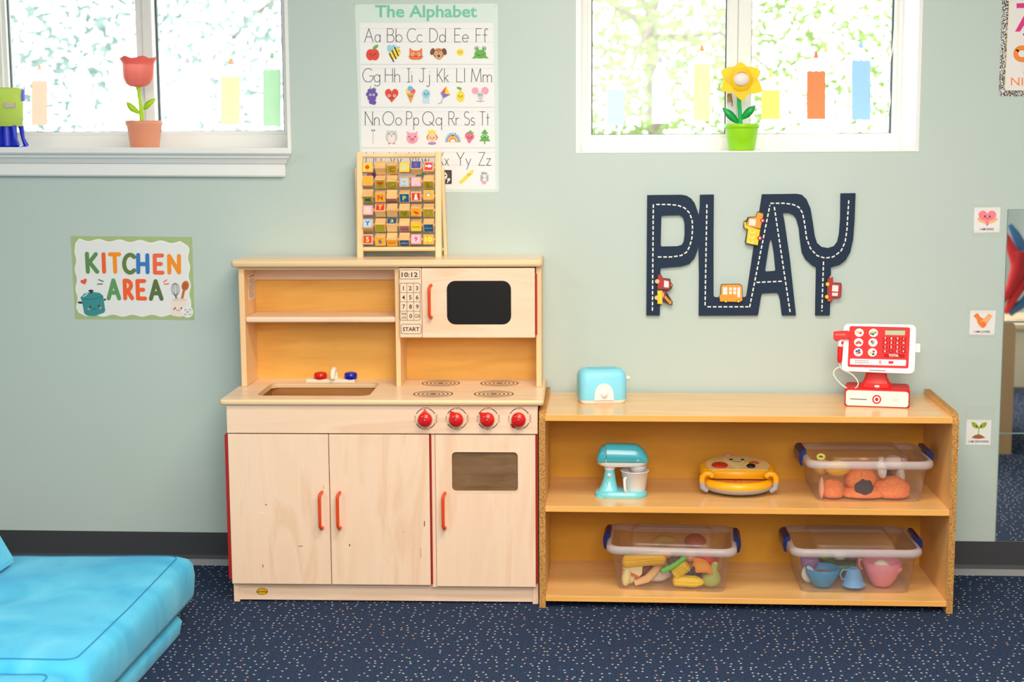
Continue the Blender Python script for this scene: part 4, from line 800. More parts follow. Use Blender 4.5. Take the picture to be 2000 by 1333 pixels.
ROWS = [(328, [(bY, 'apple', 8), (None, '', 45), (bG, 'C', -20, tR), (bY, 'D', 10, bL), (C(30, 90, 176), 'E', 38, tM), (bR, 'fish', 18)]),
        (355.5, [(bO, '', 18), (bG, 'heart', -24), (bG, 'bar', -38), (bL, 'jar', 0), (bP, 'key', 4), (bG, 'L', -36, tR)]),
        (383.5, [(bG, 'M', -42, tB), (bO, 'N', -14, tR), (bM, '', -62), (bB, 'P', -20, C(190, 226, 90)), (bR, 'queen', -4), (bO, 'robot', 20)]),
        (411, [(bP, 'S', 4, tY), (bR, 'T', 40, tY), (None, '', 50), (bG, 'V', -42, C(120, 96, 30)), (bO, 'melon', -20), (bG, 'harp', -30)]),
        (440, [(bL, 'Y', 26, tB), (bG, '', -34), (bB, '2', 58, tY), (bM, 'home', -46, C(90, 30, 60)), (bY, 'three', -16, C(110, 130, 40)), (bB, 'four', -32, C(130, 190, 170))]),
        (468, [(bR, '5', 4, tY), (bO, '6', -18, tB), (bO, 'seven', -42, C(214, 110, 20)), (bB, 'eight', -44, C(190, 220, 230)), (bP, '9', 8, tM), (bO, '10', 4, tY)])]
for py, L_ in ROWS:
    p0 = ax(780, py); MB(KT).tube([(xl, p0.y, p0.z), (xr_, p0.y, p0.z)], .0028, beech, 10).build('rod', abacus)
    for i, e_ in enumerate(L_):
        c = ax(719.5+23.55*i+(.6 if i % 2 else -.3), py); wd, hh_ = .0166, .0156
        T = KT @ Matrix.Translation(c) @ Matrix.Rotation(-math.radians(e_[2]), 4, 'X'); m = MB(T); m.box((-wd, -hh_, -hh_), (wd, hh_, hh_), blk_w, .0012, 1); m.T = Matrix()
        for s_ in (-1, 1): m.lathe([(.006, 0), (.006, .0028)], blk_w, T @ Vector((s_*wd, 0, 0)), 10, A=KT.to_3x3() @ Matrix(((0, 0, s_), (0, 1, 0), (-s_, 0, 0))))
        if e_[0]:
            p = Print(m, T @ Vector((0, -hh_, 0)), T.to_3x3() @ Vector((0, -1, 0)), fn=lambda x, y, T=T: T @ Vector((x*wd, -hh_, -y*hh_)))
            edge = C(224, 80, 70) if e_[0] in (bL, bP, bR) else None
            p.rect(-.86, -.86, .86, .86, e_[0])
            if edge:
                for k in range(6):
                    for u, v in ((-.8+.32*k, -.82), (-.8+.32*k, .82), (-.82, -.8+.32*k), (.82, -.8+.32*k)): p.rect(u-.08, v-.06, u+.08, v+.06, PW if e_[0] is bR else edge)
            s_ = e_[1]
            if len(e_) > 3: p.text(s_, 0, 0, 1.0 if len(s_) < 3 else .42, e_[3], None if len(s_) < 2 else 1.35, bold=.03 if len(s_) < 3 else .015)
            elif s_ == 'apple': p.dot(-.05, 0, .42, bR, .4); p.line([(0, -.4), (.1, -.62)], .08, BRN); p.text('apple', 0, .66, .16, INK, .6)
            elif s_ == 'heart': heart(p, 0, -.05, 1.1, .85, bR); p.text('heart', 0, .64, .2, INK, .7)
            elif s_ == 'fish': p.dot(.15, -.05, .45, PW, .3); p.poly([(-.2, -.05), (-.62, -.4), (-.62, .2)], PW); p.text('fish', 0, .62, .16, INK, .5)
            elif s_ == 'bar': p.line([(-.4, .3), (.4, -.3)], .2, bO)
            elif s_ == 'jar': p.rect(-.22, -.45, .22, .2, bO, .08); p.rect(-.26, -.55, .26, -.42, PW); p.text('juice', 0, .58, .16, INK, .6)
            elif s_ == 'key': p.dot(.3, -.35, .25, bY); p.line([(.2, -.25), (-.4, .3)], .13, bY); p.text('key', 0, .62, .16, INK, .4)
            elif s_ == 'queen': p.poly([(-.4, .6), (-.3, .2), (-.15, 0), (.15, 0), (.3, .2), (.4, .6)], PW); p.dot(0, -.2, .26, PW); p.poly([(-.22, -.4), (-.25, -.7), (0, -.55), (.25, -.7), (.22, -.4)], bY)
            elif s_ == 'robot': p.rect(-.35, -.3, .35, .15, C(70, 140, 200), .1); p.rect(-.22, -.15, .22, .3, PW, .05)
            elif s_ == 'melon': p.poly([(-.5, -.3), (.55, .1), (.45, .35), (.1, .4), (-.3, .15)], bR); p.text('melon', 0, .7, .14, INK, .8)
            elif s_ == 'harp': p.poly([(-.5, .1), (.1, -.4), (.55, -.1), (.0, .4)], C(230, 160, 90)); p.line([(-.25, .15), (.3, -.2)], .07, BRN); p.line([(-.05, .25), (.45, -.1)], .07, BRN)
        m.build('turning_block', abacus)

# ------------------------------------------------------------------ toy toaster
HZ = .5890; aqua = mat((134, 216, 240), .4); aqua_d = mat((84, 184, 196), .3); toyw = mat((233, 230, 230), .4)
yc = -.175; sc = pxm(-.227); c = aty(1174.5, 760, -.227); TT = place((c.x, yc, HZ), .16)
toaster = thing('toy_toaster', 'aqua toy toaster with white dial plate on the left of the shelf top', 'toy toaster', (c.x, yc, HZ), .16)
def block(m, w_, d_, levels, r, mt, n=6): m.loft([[(a, b_, z) for a, b_ in rrect(w_-2*i, d_-2*i, max(r-i*.6, .004), n)] for z, i in levels], mt)
m = MB(TT); block(m, .142, .098, [(0, .004), (.003, .001), (.012, 0)], .02, toyw); m.build('base', toaster, label='white base')
m = MB(TT); block(m, .146, .102, [(.0118, .001), (.016, 0), (.082, 0), (.094, .004), (.101, .011), (.104, .020)], .024, aqua); m.build('body', toaster)
m = MB(TT)
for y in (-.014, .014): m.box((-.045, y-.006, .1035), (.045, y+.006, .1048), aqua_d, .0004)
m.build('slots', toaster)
m = MB(TT); m.prism([(-.030, .0125)]+[(x, z) for x, z in reversed(ell(0, .030, .029, .034, n=14, a0=0, a1=PI))]+[(.030, .0125)], 'y', -.0545, -.046, toyw)
m.build('dial_plate', toaster, label='white arched dial plate')
m = MB(TT); m.lathe([(.011, 0), (.010, .006), (.0001, .007)], toyw, (.0, -.0545, .031), 20, A=Matrix(((1, 0, 0), (0, 0, -1), (0, 1, 0)))); m.build('dial', toaster)
m = MB(TT); m.tube([(.072, -.01, .074), (.082, -.01, .074), (.088, -.01, .072)], [.0075, .007, .004], toyw, 12); m.build('lever', toaster, label='white lever')

# ------------------------------------------------------------------ toy cash register
regr = mat((222, 22, 24), .5, .3); regd = mat((204, 18, 16), .35)
bl_, br_ = atz(1649, 793.5, HZ), atz(1776.5, 798, HZ); rz_ = math.atan2(br_.y-bl_.y, br_.x-bl_.x); RW = (br_-bl_).length; RT = place((bl_.x, bl_.y, HZ), rz_)
reg = thing('toy_cash_register', 'red and white toy cash register with keypad screen on the shelf top', 'toy cash register', RT @ Vector((RW/2, .05, 0)), rz_)
RH = .0545
m = MB(RT); m.loft([[(RW/2+a, .065+b_, z) for a, b_ in rrect(RW-2*i, .13-2*i, .012, 4)] for z, i in ((0, .002), (.003, 0), (RH-.005, 0), (RH, .005))], regr); m.build('drawer_case', reg)
m = MB(RT); m.prism([(RW/2+a, RH/2-.001+z) for a, z in rrect(RW-.008, RH-.008, .008, 4)], 'y', -.003, .004, toyw); m.T = Matrix()
fn = RT.to_3x3() @ Vector((0, -1, 0)); p = Print(m, RT @ Vector((0, -.003, 0)), fn, q=lambda x, y: (1600+x/7.014, 620+y/7.014))
p.line([(424, 1118), (654, 1130)], 12, mat((90, 84, 88), .5), cap=False); p.dot(788, 1127, 62, regr); p.dot(788, 1127, 43, toyw); p.dot(788, 1127, 24, regr)
p.dot(1036, 1136, 64, mat((232, 228, 228), .4)); p.line([(1008, 1136), (1052, 1137)], 12, GRY); p.dot(1056, 1137, 16, GRY); p.dot(1056, 1137, 7, toyw); m.build('drawer_front', reg)
# screen head
hn = (fn+Vector((0, 0, math.tan(math.radians(14))))).normalized(); hp = aty(1715, 690, RT.translation.y+.012)
hq = lambda x, y: (1600+x/7.014, 620+y/7.014)
m = MB(); p = Print(m, hp, hn, q=hq, step=.0003)
def rq(quad, r, n=4):
    """rounded quadrilateral"""
    P = []
    for i in range(4):
        a, b_, c_ = Vector(quad[i-1]), Vector(quad[i]), Vector(quad[(i+1) % 4]); u = (a-b_).normalized()*r; v = (c_-b_).normalized()*r
        for k in range(n+1): t = k/n; P.append(tuple((b_+u)*(1-t)**2+b_*2*t*(1-t)+(b_+v)*t*t))
    return P
hq4 = [(338, 88), (1330, 104), (1304, 778), (306, 736)]
p.poly(rq(hq4, 80), toyw, depth=.024, h=0); p.line([(684, 725), (912, 735)], 11, mat((110, 100, 106), .5), cap=False); m.build('screen_housing', reg)
hx_ = MB(); p2 = Print(hx_, hp-hn*.012, hn, q=hq); p2.poly(rq([(1310, 360), (1384, 362), (1382, 482), (1306, 480)], 18), toyw, depth=.010, h=0); hx_.build('card_reader', reg)
m = MB(); p = Print(m, hp, hn, q=hq, step=.0002, off=.0013); p.poly(rq([(416, 122), (1246, 140), (1222, 702), (388, 680)], 28), regr, depth=.001, h=.0013)
for x, y in ((548, 212), (743, 215), (540, 345), (736, 348), (535, 480), (729, 483)): p.dot(x, y, 62, mat((244, 240, 238), .4), 57)
for x, y, cc in ((530, 205, bY), (566, 218, bR), (732, 200, bY), (738, 234, tB), (770, 212, G1), (712, 226, BRN), (540, 340, tR), (562, 356, tR), (518, 356, tR), (736, 358, G1), (720, 340, G1), (760, 332, LBL), (722, 332, tR), (514, 468, tB), (545, 455, tB), (548, 488, tR), (746, 470, tR), (706, 488, bY), (740, 508, tB)): p.dot(x, y, 20, cc, 17)
p.line([(510, 500), (568, 484)], 12, tR); p.poly([(906, 176), (1178, 178), (1174, 248), (902, 244)], mat((158, 160, 112), .3)); p.line([(906, 176), (1178, 178)], 10, mat((92, 40, 30), .5), cap=False)
for r_, row in enumerate(('789/', '456x', '123-', '0.C+')):
    for k, ch in enumerate(row):
        x, y = 906+k*84-r_*2, 292+r_*57.5+k*1; p.poly(rq([(x-34, y-22), (x+34, y-22), (x+33, y+24), (x-35, y+24)], 8), mat((190, 14, 16), .6, .2), depth=.001); p.text(ch, x, y, {'-': 8, '.': 9, '+': 26, 'x': 26}.get(ch, 34), toyw, {'-': 24, '.': 9}.get(ch), bold=.02)
p.poly(rq([(890, 500), (1174, 505), (1170, 556), (886, 550)], 8), mat((190, 14, 16), .6, .2)); p.text('TOTAL', 1020, 525, 36, toyw, 136, bold=.03)
p.poly(rq([(424, 568), (1190, 586), (1186, 668), (420, 648)], 14), toyw)
for r_ in range(2):
    for k in range(9): p.rect(492+k*21, 590+r_*26, 506+k*21, 606+r_*26, mat((150, 130, 136), .5))
p.rect(818, 592, 852, 642, C(222, 150, 160)); p.poly([(950, 602), (1016, 604), (1014, 640), (948, 638)], regr); p.frame(1098, 612, 1166, 640, 5, GRY, 6)
m.build('keypad_screen', reg)
m = MB(RT); x0 = RW/2
tz = (RT.inverted() @ on_plane(1715, 725, hp-hn*.02, hn)); tz.y = .045
m.loft([[(x0-.004+a*1, .058+b_, RH+.0002) for a, b_ in rrect(.095, .06, .012, 4)], [(x0-.003+a, .056+b_, RH+.012) for a, b_ in rrect(.086, .052, .012, 4)]], regr)
m.loft([[(x0-.003+a, .056+b_, RH+.0115) for a, b_ in rrect(.082, .045, .008, 4)], [(x0-.004+a, .054+b_, RH+.03) for a, b_ in rrect(.066, .036, .008, 4)], [(x0-.004+a, .048+b_, RH+.068) for a, b_ in rrect(.054, .026, .006, 4)]], regd); m.box((x0-.008, .0265, RH+.001), (x0+.006, .029, RH+.008), toyw, .001)
m.build('stand', reg)
m = MB(); p = Print(m, hp+hn*.016, hn, q=hq)
p.poly([(196, 196), (300, 186), (398, 184), (414, 200), (410, 296), (360, 290), (330, 300), (226, 316), (192, 286)], regr, depth=.026, h=0); p.line([(230, 240), (350, 238)], 26, regd); m.build('scanner_head', reg)
m = MB(); pts = [on_plane(*hq(x, y), hp+hn*.004, hn) for x, y in ((303, 300), (296, 345), (290, 405))]; m.tube(pts, .0082, toyw, 14); m.box(pts[1]+Vector((.000, -.0105, -.004)), pts[1]+Vector((.006, -.007, .004)), regr); m.build('scanner_collar', reg, label='white scanner collar')
pts = [on_plane(*hq(x, y), hp+hn*.004, hn) for x, y in ((290, 403), (285, 500), (281, 590), (279, 625))]; MB().tube(pts, [.0080, .0078, .0074, .004], regr, 14).build('scanner_grip', reg)
pts = [on_plane(*hq(x, y), hp+hn*(-.002-k*.0006), hn) for k, (x, y) in enumerate(((279, 622), (284, 665), (300, 700), (345, 735), (410, 758), (470, 800), (520, 860), (538, 910), (520, 955), (480, 982), (430, 988), (370, 970), (300, 920), (235, 850), (198, 790), (200, 740), (230, 705), (280, 682), (320, 676)))]
MB().tube(pts, .0017, mat((244, 240, 226), .4), 8).build('cord', reg)

# ------------------------------------------------------------------ toy stand mixer
MZ = .3135; my = -.262; X = lambda px: aty(px, 920, my).x; Z = lambda py: aty(1215, py, my).z
mixer = thing('toy_stand_mixer', 'aqua toy stand mixer with a white bowl on the middle shelf', 'toy mixer', (X(1214), my, MZ), 0)
teal_m = mat((70, 190, 208), .25, coat=.3); aq2 = mat((116, 208, 220), .28, coat=.3)
m = MB(); m.loft([[(X(1213)+a, my+b_, MZ+z) for a, b_ in rrect((X(1265)-X(1162))*k, .092*k, .04, 7)] for z, k in ((0, .98), (.004, 1), (.010, .99), (.0155, .93), (.018, .84))], aq2)
R = []
for py, x0, x1, d_ in ((967, 1163, 1212, .085), (958, 1168, 1208, .07), (948, 1174, 1205, .054), (935, 1178.5, 1202.5, .044), (921, 1181, 1200.5, .040), (916, 1181.5, 1200, .040)): R.append([((X(x0)+X(x1))/2+a, my+b_, Z(py)) for a, b_ in rrect(X(x1)-X(x0), d_, .02, 6)])
m.loft(R, aq2); m.build('stand', mixer)
m = MB(); R = []
for py, x0, x1, d_ in ((916.5, 1181, 1200.5, .041), (911, 1180, 1203, .044), (906, 1174, 1212, .052), (903.5, 1170, 1240, .058)): R.append([((X(x0)+X(x1))/2+a, my+b_, Z(py)) for a, b_ in rrect(X(x1)-X(x0), d_, .018, 6)])
m.loft(R, toyw)
m.loft([[((X(1166)+X(1265))/2+a, my+b_, Z(py)) for a, b_ in rrect((X(1265)-X(1166))*k, .068*k, .03, 7)] for py, k in ((909, .86), (906, .96), (902, 1), (894, 1.0))], toyw)
m.lathe([(X(1263)-X(1245.5), 0), (X(1262)-X(1245.5), -.008), (X(1260)-X(1245.5), -.012), (X(1258)-X(1245.5), -.020), (.012, -.024)], toyw, (X(1245.5), my, Z(909)), 24); m.build('head_underside', mixer, label='white underside of the head')
def head(x0, x1, name, prof):
    m = MB(); R = []
    for px, top, wk in prof:
        h_ = Z(top)-Z(900); R.append([(X(px), my+.034*wk*math.copysign(abs(math.cos(t))**.7, math.cos(t)), Z(900)+(h_*max(math.sin(t), 0)**.75 if math.sin(t) > 0 else 0)) for t in [PI*i/14 for i in range(15)]])
    m.loft(R, teal_m, closed=True); m.build(name, mixer)
head(0, 0, 'head_cap', [(1166.2, 897, .75), (1167, 888, .9), (1170, 879, .97), (1175, 872, 1), (1183.6, 867.6, 1)])
head(0, 0, 'head_cover', [(1184.6, 866, 1.02), (1205, 866.3, 1.02), (1238, 867, 1.02), (1248, 870.5, 1.0), (1256, 877, .97), (1262, 885, .92), (1265, 893, .86), (1265.6, 898, .8)])
m = MB(); m.lathe([(.0058, 0), (.0055, .003), (.0001, .004)], toyw, (X(1190), my-.021, Z(926)), 18, A=Matrix(((1, 0, 0), (0, 0, -1), (0, 1, 0)))); m.build('button', mixer, label='white button')
bowlm = mat((240, 234, 234), .4); bx = X(1240); s_ = pxm(my); m = MB()
m.lathe([(.0001, 0), (18.5*s_, 0), (20.5*s_, .004), (27*s_, Z(920)-Z(961)), (29*s_, Z(919.5)-Z(961)), (28.5*s_, Z(918)-Z(961)), (26*s_, Z(919)-Z(961)), (18*s_, .006), (.0001, .005)], bowlm, (bx, my, Z(961)), 30, caps=False)
m.tube([(X(1222), my-.036, Z(929)), (X(1219.5), my-.046, Z(930)), (X(1219.5), my-.047, Z(936)), (X(1220.5), my-.045, Z(950)), (X(1223), my-.040, Z(959)), (X(1227), my-.034, Z(958))], .0042, bowlm, 10, upv=(1, 0, 0)); m.build('mixing_bowl', mixer, label='white mixing bowl')

# ------------------------------------------------------------------ pizza toy
py_ = -.195; pc = Vector((aty(1440, 950, py_).x, py_, MZ)); pz = thing('pizza_toy', 'yellow electronic pizza toy with gray base on the middle shelf', 'toy pizza', pc)
PYL = mat((250, 176, 20), .35); PGR = mat((172, 170, 176), .35); PCR = mat((236, 208, 140), .5)
m = MB(); m.lathe([(.02, .002), (.07, .002), (.094, .008), (.112, .018), (.114, .026)], PGR, pc, 40); m.build('base', pz, label='gray base')
m = MB(); pr_ = [(.113, .025), (.116, .030), (.114, .040), (.106, .047), (.096, .046), (.088, .040)]
m.lathe(pr_, PYL, pc, 40); m.build('lower_crust', pz)
m = MB(); m.lathe([(.0001, .0405), (.089, .041)], noise_mat('pizza_topping', [(.4, (226, 110, 40)), (.5, (244, 180, 110)), (.6, (232, 130, 60))], nscale=120, rough=.5), pc, 36, caps=False); m.build('topping', pz, label='orange topping in the open mouth')
th = math.radians(6)
PT = Matrix.Translation(pc+Vector((0, .012, .052))) @ Matrix.Rotation(th, 4, 'X')
def dsh(r, yc_, n=26):
    a = math.asin(yc_/r); return [(r*math.cos(t), r*math.sin(t)) for t in [a+(PI-2*a)*i/n for i in range(n+1)]]
m = MB(PT); R = []
for z, k in ((0, 1.0), (.010, 1.02), (.020, 1.0), (.025, .955), (.027, .90)): R.append([(x*k, y*k if y > -.05 else -.052+(1-k)*.02, z) for x, y in dsh(.115, -.05)])
m.loft(R, PYL); m.build('upper_crust', pz)
m = MB(PT); m.loft([[(x, y, z) for x, y in dsh(.098, -.046)] for z in (.0262, .0292)], PCR); m.build('cheese', pz)
m = MB(PT); p = Print(m, PT @ Vector((0, 0, .0294)), PT.to_3x3() @ Vector((0, 0, 1)), fn=lambda x, y: PT @ Vector((x, y, .0294)))
m.T = PT; m.prism([(-.040, .055), (.040, .062), (.004, -.040)], 'z', .029, .0345, mat((232, 214, 160), .5)); m.T = Matrix(); p.off = .0056
for x in (-.017, .019): p.dot(x, .032, .006, INK, .008)
p.line(arc(.001, .022, .012, .012, 200, 340, 8), .0026, INK); m.build('cheese_slice', pz)
m = MB(PT); m.lathe([(.024, .029), (.025, .033), (.022, .035), (.0001, .035)], mat((200, 50, 22), .45, bump=.3, bscale=200), (-.055, -.014, 0), 24); m.build('pepperoni', pz)
m = MB(PT); m.lathe([(.006, .033), (.006, .029), (.013, .029), (.014, .033), (.010, .0365), (.006, .033)], BLACK, (.040, -.020, 0), 20, caps=False); m.build('olive_ring', pz)
m = MB(PT); m.ball((.052, .012, .031), (.016, .010, .005), C(170, 80, 40)); m.ball((.038, .020, .031), (.014, .006, .004), C(170, 170, 60)); m.build('pepper_piece', pz)
m = MB(PT); m.ball((-.022, .088, .030), (.010, .006, .005), C(230, 140, 140)); m.build('ham_piece', pz)
for s_ in (-1, 1):
    m = MB(); cx = pc.x+s_*.098; m.tube([(cx+s_*.014, pc.y-.058, MZ+.042), (cx+s_*.013, pc.y-.060, MZ+.058), (cx+s_*.004, pc.y-.062, MZ+.068), (cx-s_*.008, pc.y-.062, MZ+.069), (cx-s_*.018, pc.y-.060, MZ+.060)], .0095, PYL, 14); m.build('jaw_hinge', pz)
    m = MB(); m.tube([(cx+s_*.014, pc.y-.058, MZ+.042), (cx+s_*.012, pc.y-.058, MZ+.024), (cx-s_*.002, pc.y-.054, MZ+.013)], [.0095, .0095, .008], PGR, 12); m.build('hinge_bracket', pz, label='gray bracket')

# ------------------------------------------------------------------ storage boxes
boxm = clear_mat('frosted_clear_box', (255, 255, 255), .10, (252, 244, 248), .15, .35); boxi = clear_mat('frosted_box_inner_face', (255, 255, 255), .01, (250, 244, 248), .2, .06)
lidm = clear_mat('frosted_lid', (255, 255, 255), .10, (252, 246, 250), .12, .4); rimm = clear_mat('frosted_rim', (252, 250, 252), .6, (248, 244, 250), .2, .5)
latch_m = mat((12, 36, 104), .35, coat=.2)
def storage_box(xm, yf, z, rz, H, label, bw=.325, tw=.358, lw=.394, dp=.270):
    o = thing('storage_box', label, 'storage box', (xm, yf, z), rz, 'clear storage boxes with blue latches'); T = place((xm, yf, z), rz)
    m = MB(T); cy_ = dp/2
    def rg(w_, d_, r, zz): return [(a, cy_+b_, zz) for a, b_ in rrect(w_, d_, r, 6)]
    m.loft([rg(bw-.022, dp-.042, .018, 0), rg(bw-.006, dp-.026, .022, .003), rg(bw, dp-.02, .025, .010), rg(tw-.004, dp+.004, .03, H-.012), rg(tw+.004, dp+.012, .034, H-.011), rg(tw+.006, dp+.012, .034, H)], boxm, caps=False)
    m.add(rg(bw-.022, dp-.042, .018, 0), [list(range(28))], boxm)
    m.loft([rg(tw+.003, dp+.009, .034, H), rg(tw-.006, dp+.001, .03, H-.013), rg(bw-.003, dp-.023, .024, .011), rg(bw-.024, dp-.044, .018, .003)], boxi, caps=False); m.build('box', o)
    m = MB(T); m.loft([rg(tw+.010, dp+.014, .036, H-.004), rg(lw-.006, dp+.026, .042, H-.004), rg(lw, dp+.032, .044, H+.004), rg(lw-.002, dp+.030, .043, H+.013), rg(lw-.010, dp+.022, .04, H+.018), rg(lw-.03, dp+.002, .034, H+.0185)], rimm, caps=False)
    l = m.build('lid', o); WM[l.name] = Matrix()
    m = MB(T); m.loft([rg(lw-.03, dp+.002, .034, H+.0185), rg(lw-.05, dp-.02, .03, H+.012), rg(lw-.15, dp-.02, .02, H+.012), rg(lw-.154, dp-.022, .02, H+.026), rg(lw-.162, dp-.030, .018, H+.028)], lidm, caps=False); m.add(rg(lw-.162, dp-.030, .018, H+.028), [list(range(28))], lidm)
    m.build('lid_panel', l)
    for s_ in (-1, 1):
        m = MB(T); e_ = s_*lw/2; pf = [(e_+s_*.001, H-.014), (e_+s_*.009, H-.010), (e_+s_*.013, H+.010), (e_+s_*.012, H+.026), (e_+s_*.004, H+.036), (e_-s_*.008, H+.037), (e_-s_*.010, H+.026), (e_+s_*.001, H+.020), (e_+s_*.003, H+.004)]
        m.loft([[(x, cy_+yy, zz if k else zz-.001) for x, zz in pf] for k, yy in ((0, -.056), (1, -.050), (1, .050), (0, .056))], latch_m, smooth=False); m.build('latch', o, label='dark blue latch')
    return T
def mid(px0, px1, py, z): a, b_ = atz(px0, py, z), atz(px1, py, z); return (a.x+b_.x)/2
B1 = storage_box(1.853, -.334, .3137, .02, .108, 'clear box on the middle shelf holding an orange plush toy', bw=.312, tw=.340, lw=.378)
B2 = storage_box(1.262, -.361, .0374, -.055, .120, 'clear box on the bottom shelf filled with toy vegetables')
B3 = storage_box(1.815, -.354, .0374, .012, .120, 'clear box on the bottom shelf holding toy cups and bowls')

def inside(m, T, hw=.150, z0=.0050, y0=.018):
    """shift a mesh so that it rests inside its box"""
    I = T.inverted(); P = [I @ v for v in m.v]; d = Vector((0, 0, 0))
    if min(q.z for q in P) < z0: d.z = z0-min(q.z for q in P)
    if min(q.y for q in P) < y0: d.y = y0-min(q.y for q in P)
    if min(q.x for q in P) < -hw: d.x = -hw-min(q.x for q in P)
    if max(q.x for q in P) > hw: d.x = hw-max(q.x for q in P)
    d = T.to_3x3() @ d; m.v = [v+d for v in m.v]; return m
# contents helpers: a box's own coordinates; u,v from photo at a depth d behind the box front
def inb(T, d):
    p0 = T @ Vector((0, d, 0)); n = T.to_3x3() @ Vector((0, -1, 0)); return (lambda px, py: on_plane(px, py, p0, n))
def fuzz(name, cols, sc_=60): return noise_mat(name, cols, nscale=sc_, detail=4, rough=.95, spec=.1, bump=.6)
# --- plush in the middle box
b2q = lambda x, y: (1560+x/7.143, 850+y/7.143)
def P1(x, y, d): return inb(B1, d)(*b2q(x, y))
u = pxm(-.30)/7.143
orf = fuzz('orange_plush', [(.3, (240, 118, 60)), (.7, (252, 158, 98))], 140); drk = mat((58, 56, 70), .95, spec=.1); crm = fuzz('cream_plush', [(.3, (226, 204, 190)), (.7, (240, 224, 210))], 50); whp = fuzz('white_plush', [(.3, (236, 230, 230)), (.7, (248, 244, 244))], 60)
pl = thing('plush_toy', 'orange plush animal with dark nose filling the middle shelf box', 'plush toy', B1 @ Vector((0, .06, .004)))
m = MB(); bz_ = B1.translation.z+.005
for x, y, d, rx, ry, rz2 in ((470, 770, .065, 165, 40, 170), (860, 600, .075, 230, 42, 190), (1290, 770, .070, 262, 48, 200), (900, 820, .060, 300, 34, 110), (950, 800, .095, 520, 40, 130)):
    c = P1(x, y, d); zr = rz2*u; s1 = MB(); s1.ball(c, (rx*u, ry*.001, zr), orf, lump=.07, ls=3.2, n=28, k=18); I1 = B1.inverted()
    for i, q_ in enumerate(s1.v):
        l_ = I1 @ q_; l_.z = max(l_.z, .006); l_.x = max(-.142, min(.142, l_.x)); s1.v[i] = B1 @ l_
    m.add(s1.v, s1.f, orf, True)
m.build('body', pl)
m = MB(); m.ball(P1(905, 735, .042), (132*u, .020, 138*u), drk, lump=.12, ls=2.4, n=24, k=14); m.build('nose', pl, label='dark nose')
m = MB(); m.ball(P1(318, 740, .045), (38*u, .02, 150*u), fuzz('peach_plush', [(.3, (240, 170, 140)), (.7, (248, 196, 170))]), lump=.1, ls=3, n=18); m.build('ear', pl, label='peach ear')
m = MB(); m.ball(P1(540, 460, .055), (180*u, .034, 112*u), C(250, 196, 50)); solo(m, 'play_ball', 'bright yellow ball on top of the orange plush in the box', 'toy ball')
m = MB(); m.ball(P1(330, 470, .125), (120*u, .034, 95*u), C(236, 180, 60)); solo(m, 'play_ball', 'duller yellow ball at the left back corner of the plush box', 'toy ball')
m = MB(); c = P1(310, 305, .06); m.tube([c+Vector((.010*math.cos(t), .004*math.sin(t), .006*math.sin(t))) for t in [2*PI*i/16 for i in range(17)]], .0042, C(214, 210, 110), 8); solo(m, 'toy_ring', 'small lime ring under the lid of the plush box', 'toy ring')
m = MB(); m.ball(P1(1160, 480, .045), (66*u, .020, 130*u), whp, rot=(0, -.15, 0), lump=.14, ls=3); solo(m, 'plush_toy', 'white fluffy plush tuft beside the orange plush', 'plush toy')
pk = thing('plush_toy', 'cream and pink plush at the right of the middle shelf box', 'plush toy', P1(1480, 560, .11))
m = MB(); m.ball(P1(1500, 470, .185), (150*u, .035, 110*u), crm, lump=.08, ls=3); m.ball(P1(1320, 450, .175), (50*u, .024, 70*u), crm); m.ball(P1(1590, 680, .19), (70*u, .03, 150*u), crm, lump=.08); inside(m, B1, .142); m.build('body', pk)
m = MB(); m.ball(P1(1585, 800, .15), (38*u, .012, 52*u), C(240, 160, 180)); m.ball(P1(1660, 430, .155), (46*u, .016, 40*u), C(240, 160, 190)); inside(m, B1, .142); m.build('foot', pk, label='pink foot')
m = MB(); m.ball(P1(900, 330, .10), (75*u, .02, 30*u), C(226, 170, 120)); solo(m, 'toy_biscuit', 'tan toy biscuit lying under the lid of the plush box', 'toy food')
m = MB(); m.ball(P1(1240, 545, .12), (60*u, .02, 60*u), drk); solo(m, 'plush_toy', 'dark plush lump glimpsed behind the white tuft', 'plush toy')

# --- toy food in the lower left box
fq = lambda x, y: (1150+x/6.25, 1000+y/6.25)
def P2(x, y, d): return inb(B2, d)(*fq(x, y))
v = pxm(-.335)/6.25
def cob(name, a, b_, r, mt, label, rows=14, tip=0):
    a, b_ = Vector(a), Vector(b_); n = 64; L_ = (b_-a).length; d = (b_-a).normalized(); ref = Vector((0, 0, 1)) if abs(d.z) < .9 else Vector((1, 0, 0)); e1 = (ref-d*ref.dot(d)).normalized(); e2 = d.cross(e1); R = []
    k = max(int(L_/.0016), 20)
    for i in range(k+1):
        t = i/k; rr = r*(min(1, (t/.08))**.5 if t < .08 else 1)*((max(0, 1-(t-(1-tip))/tip))**.5*.9+.1 if tip and t > 1-tip else 1)
        if t > .96: rr *= max(.35, ((1-t)/.04))**.5
        R.append([a+d*L_*t+(e1*math.cos(2*PI*j/n)+e2*math.sin(2*PI*j/n))*rr*(1+.06*math.cos(rows*2*PI*j/n)+.05*math.cos(2*PI*t*L_/.0052)) for j in range(n)])
    m = MB(); m.loft(R, mt); inside(m, B2); return solo(m, name, label, 'toy food', 'toy food in the lower left box')
def food(m, name, label): inside(m, B2); return solo(m, name, label, 'toy food', 'toy food in the lower left box')
cob('toy_corn', P2(318, 610, .040), P2(850, 560, .040), 76*v, mat((250, 196, 40), .35), 'large yellow corn cob at the upper left of the food box', 16)
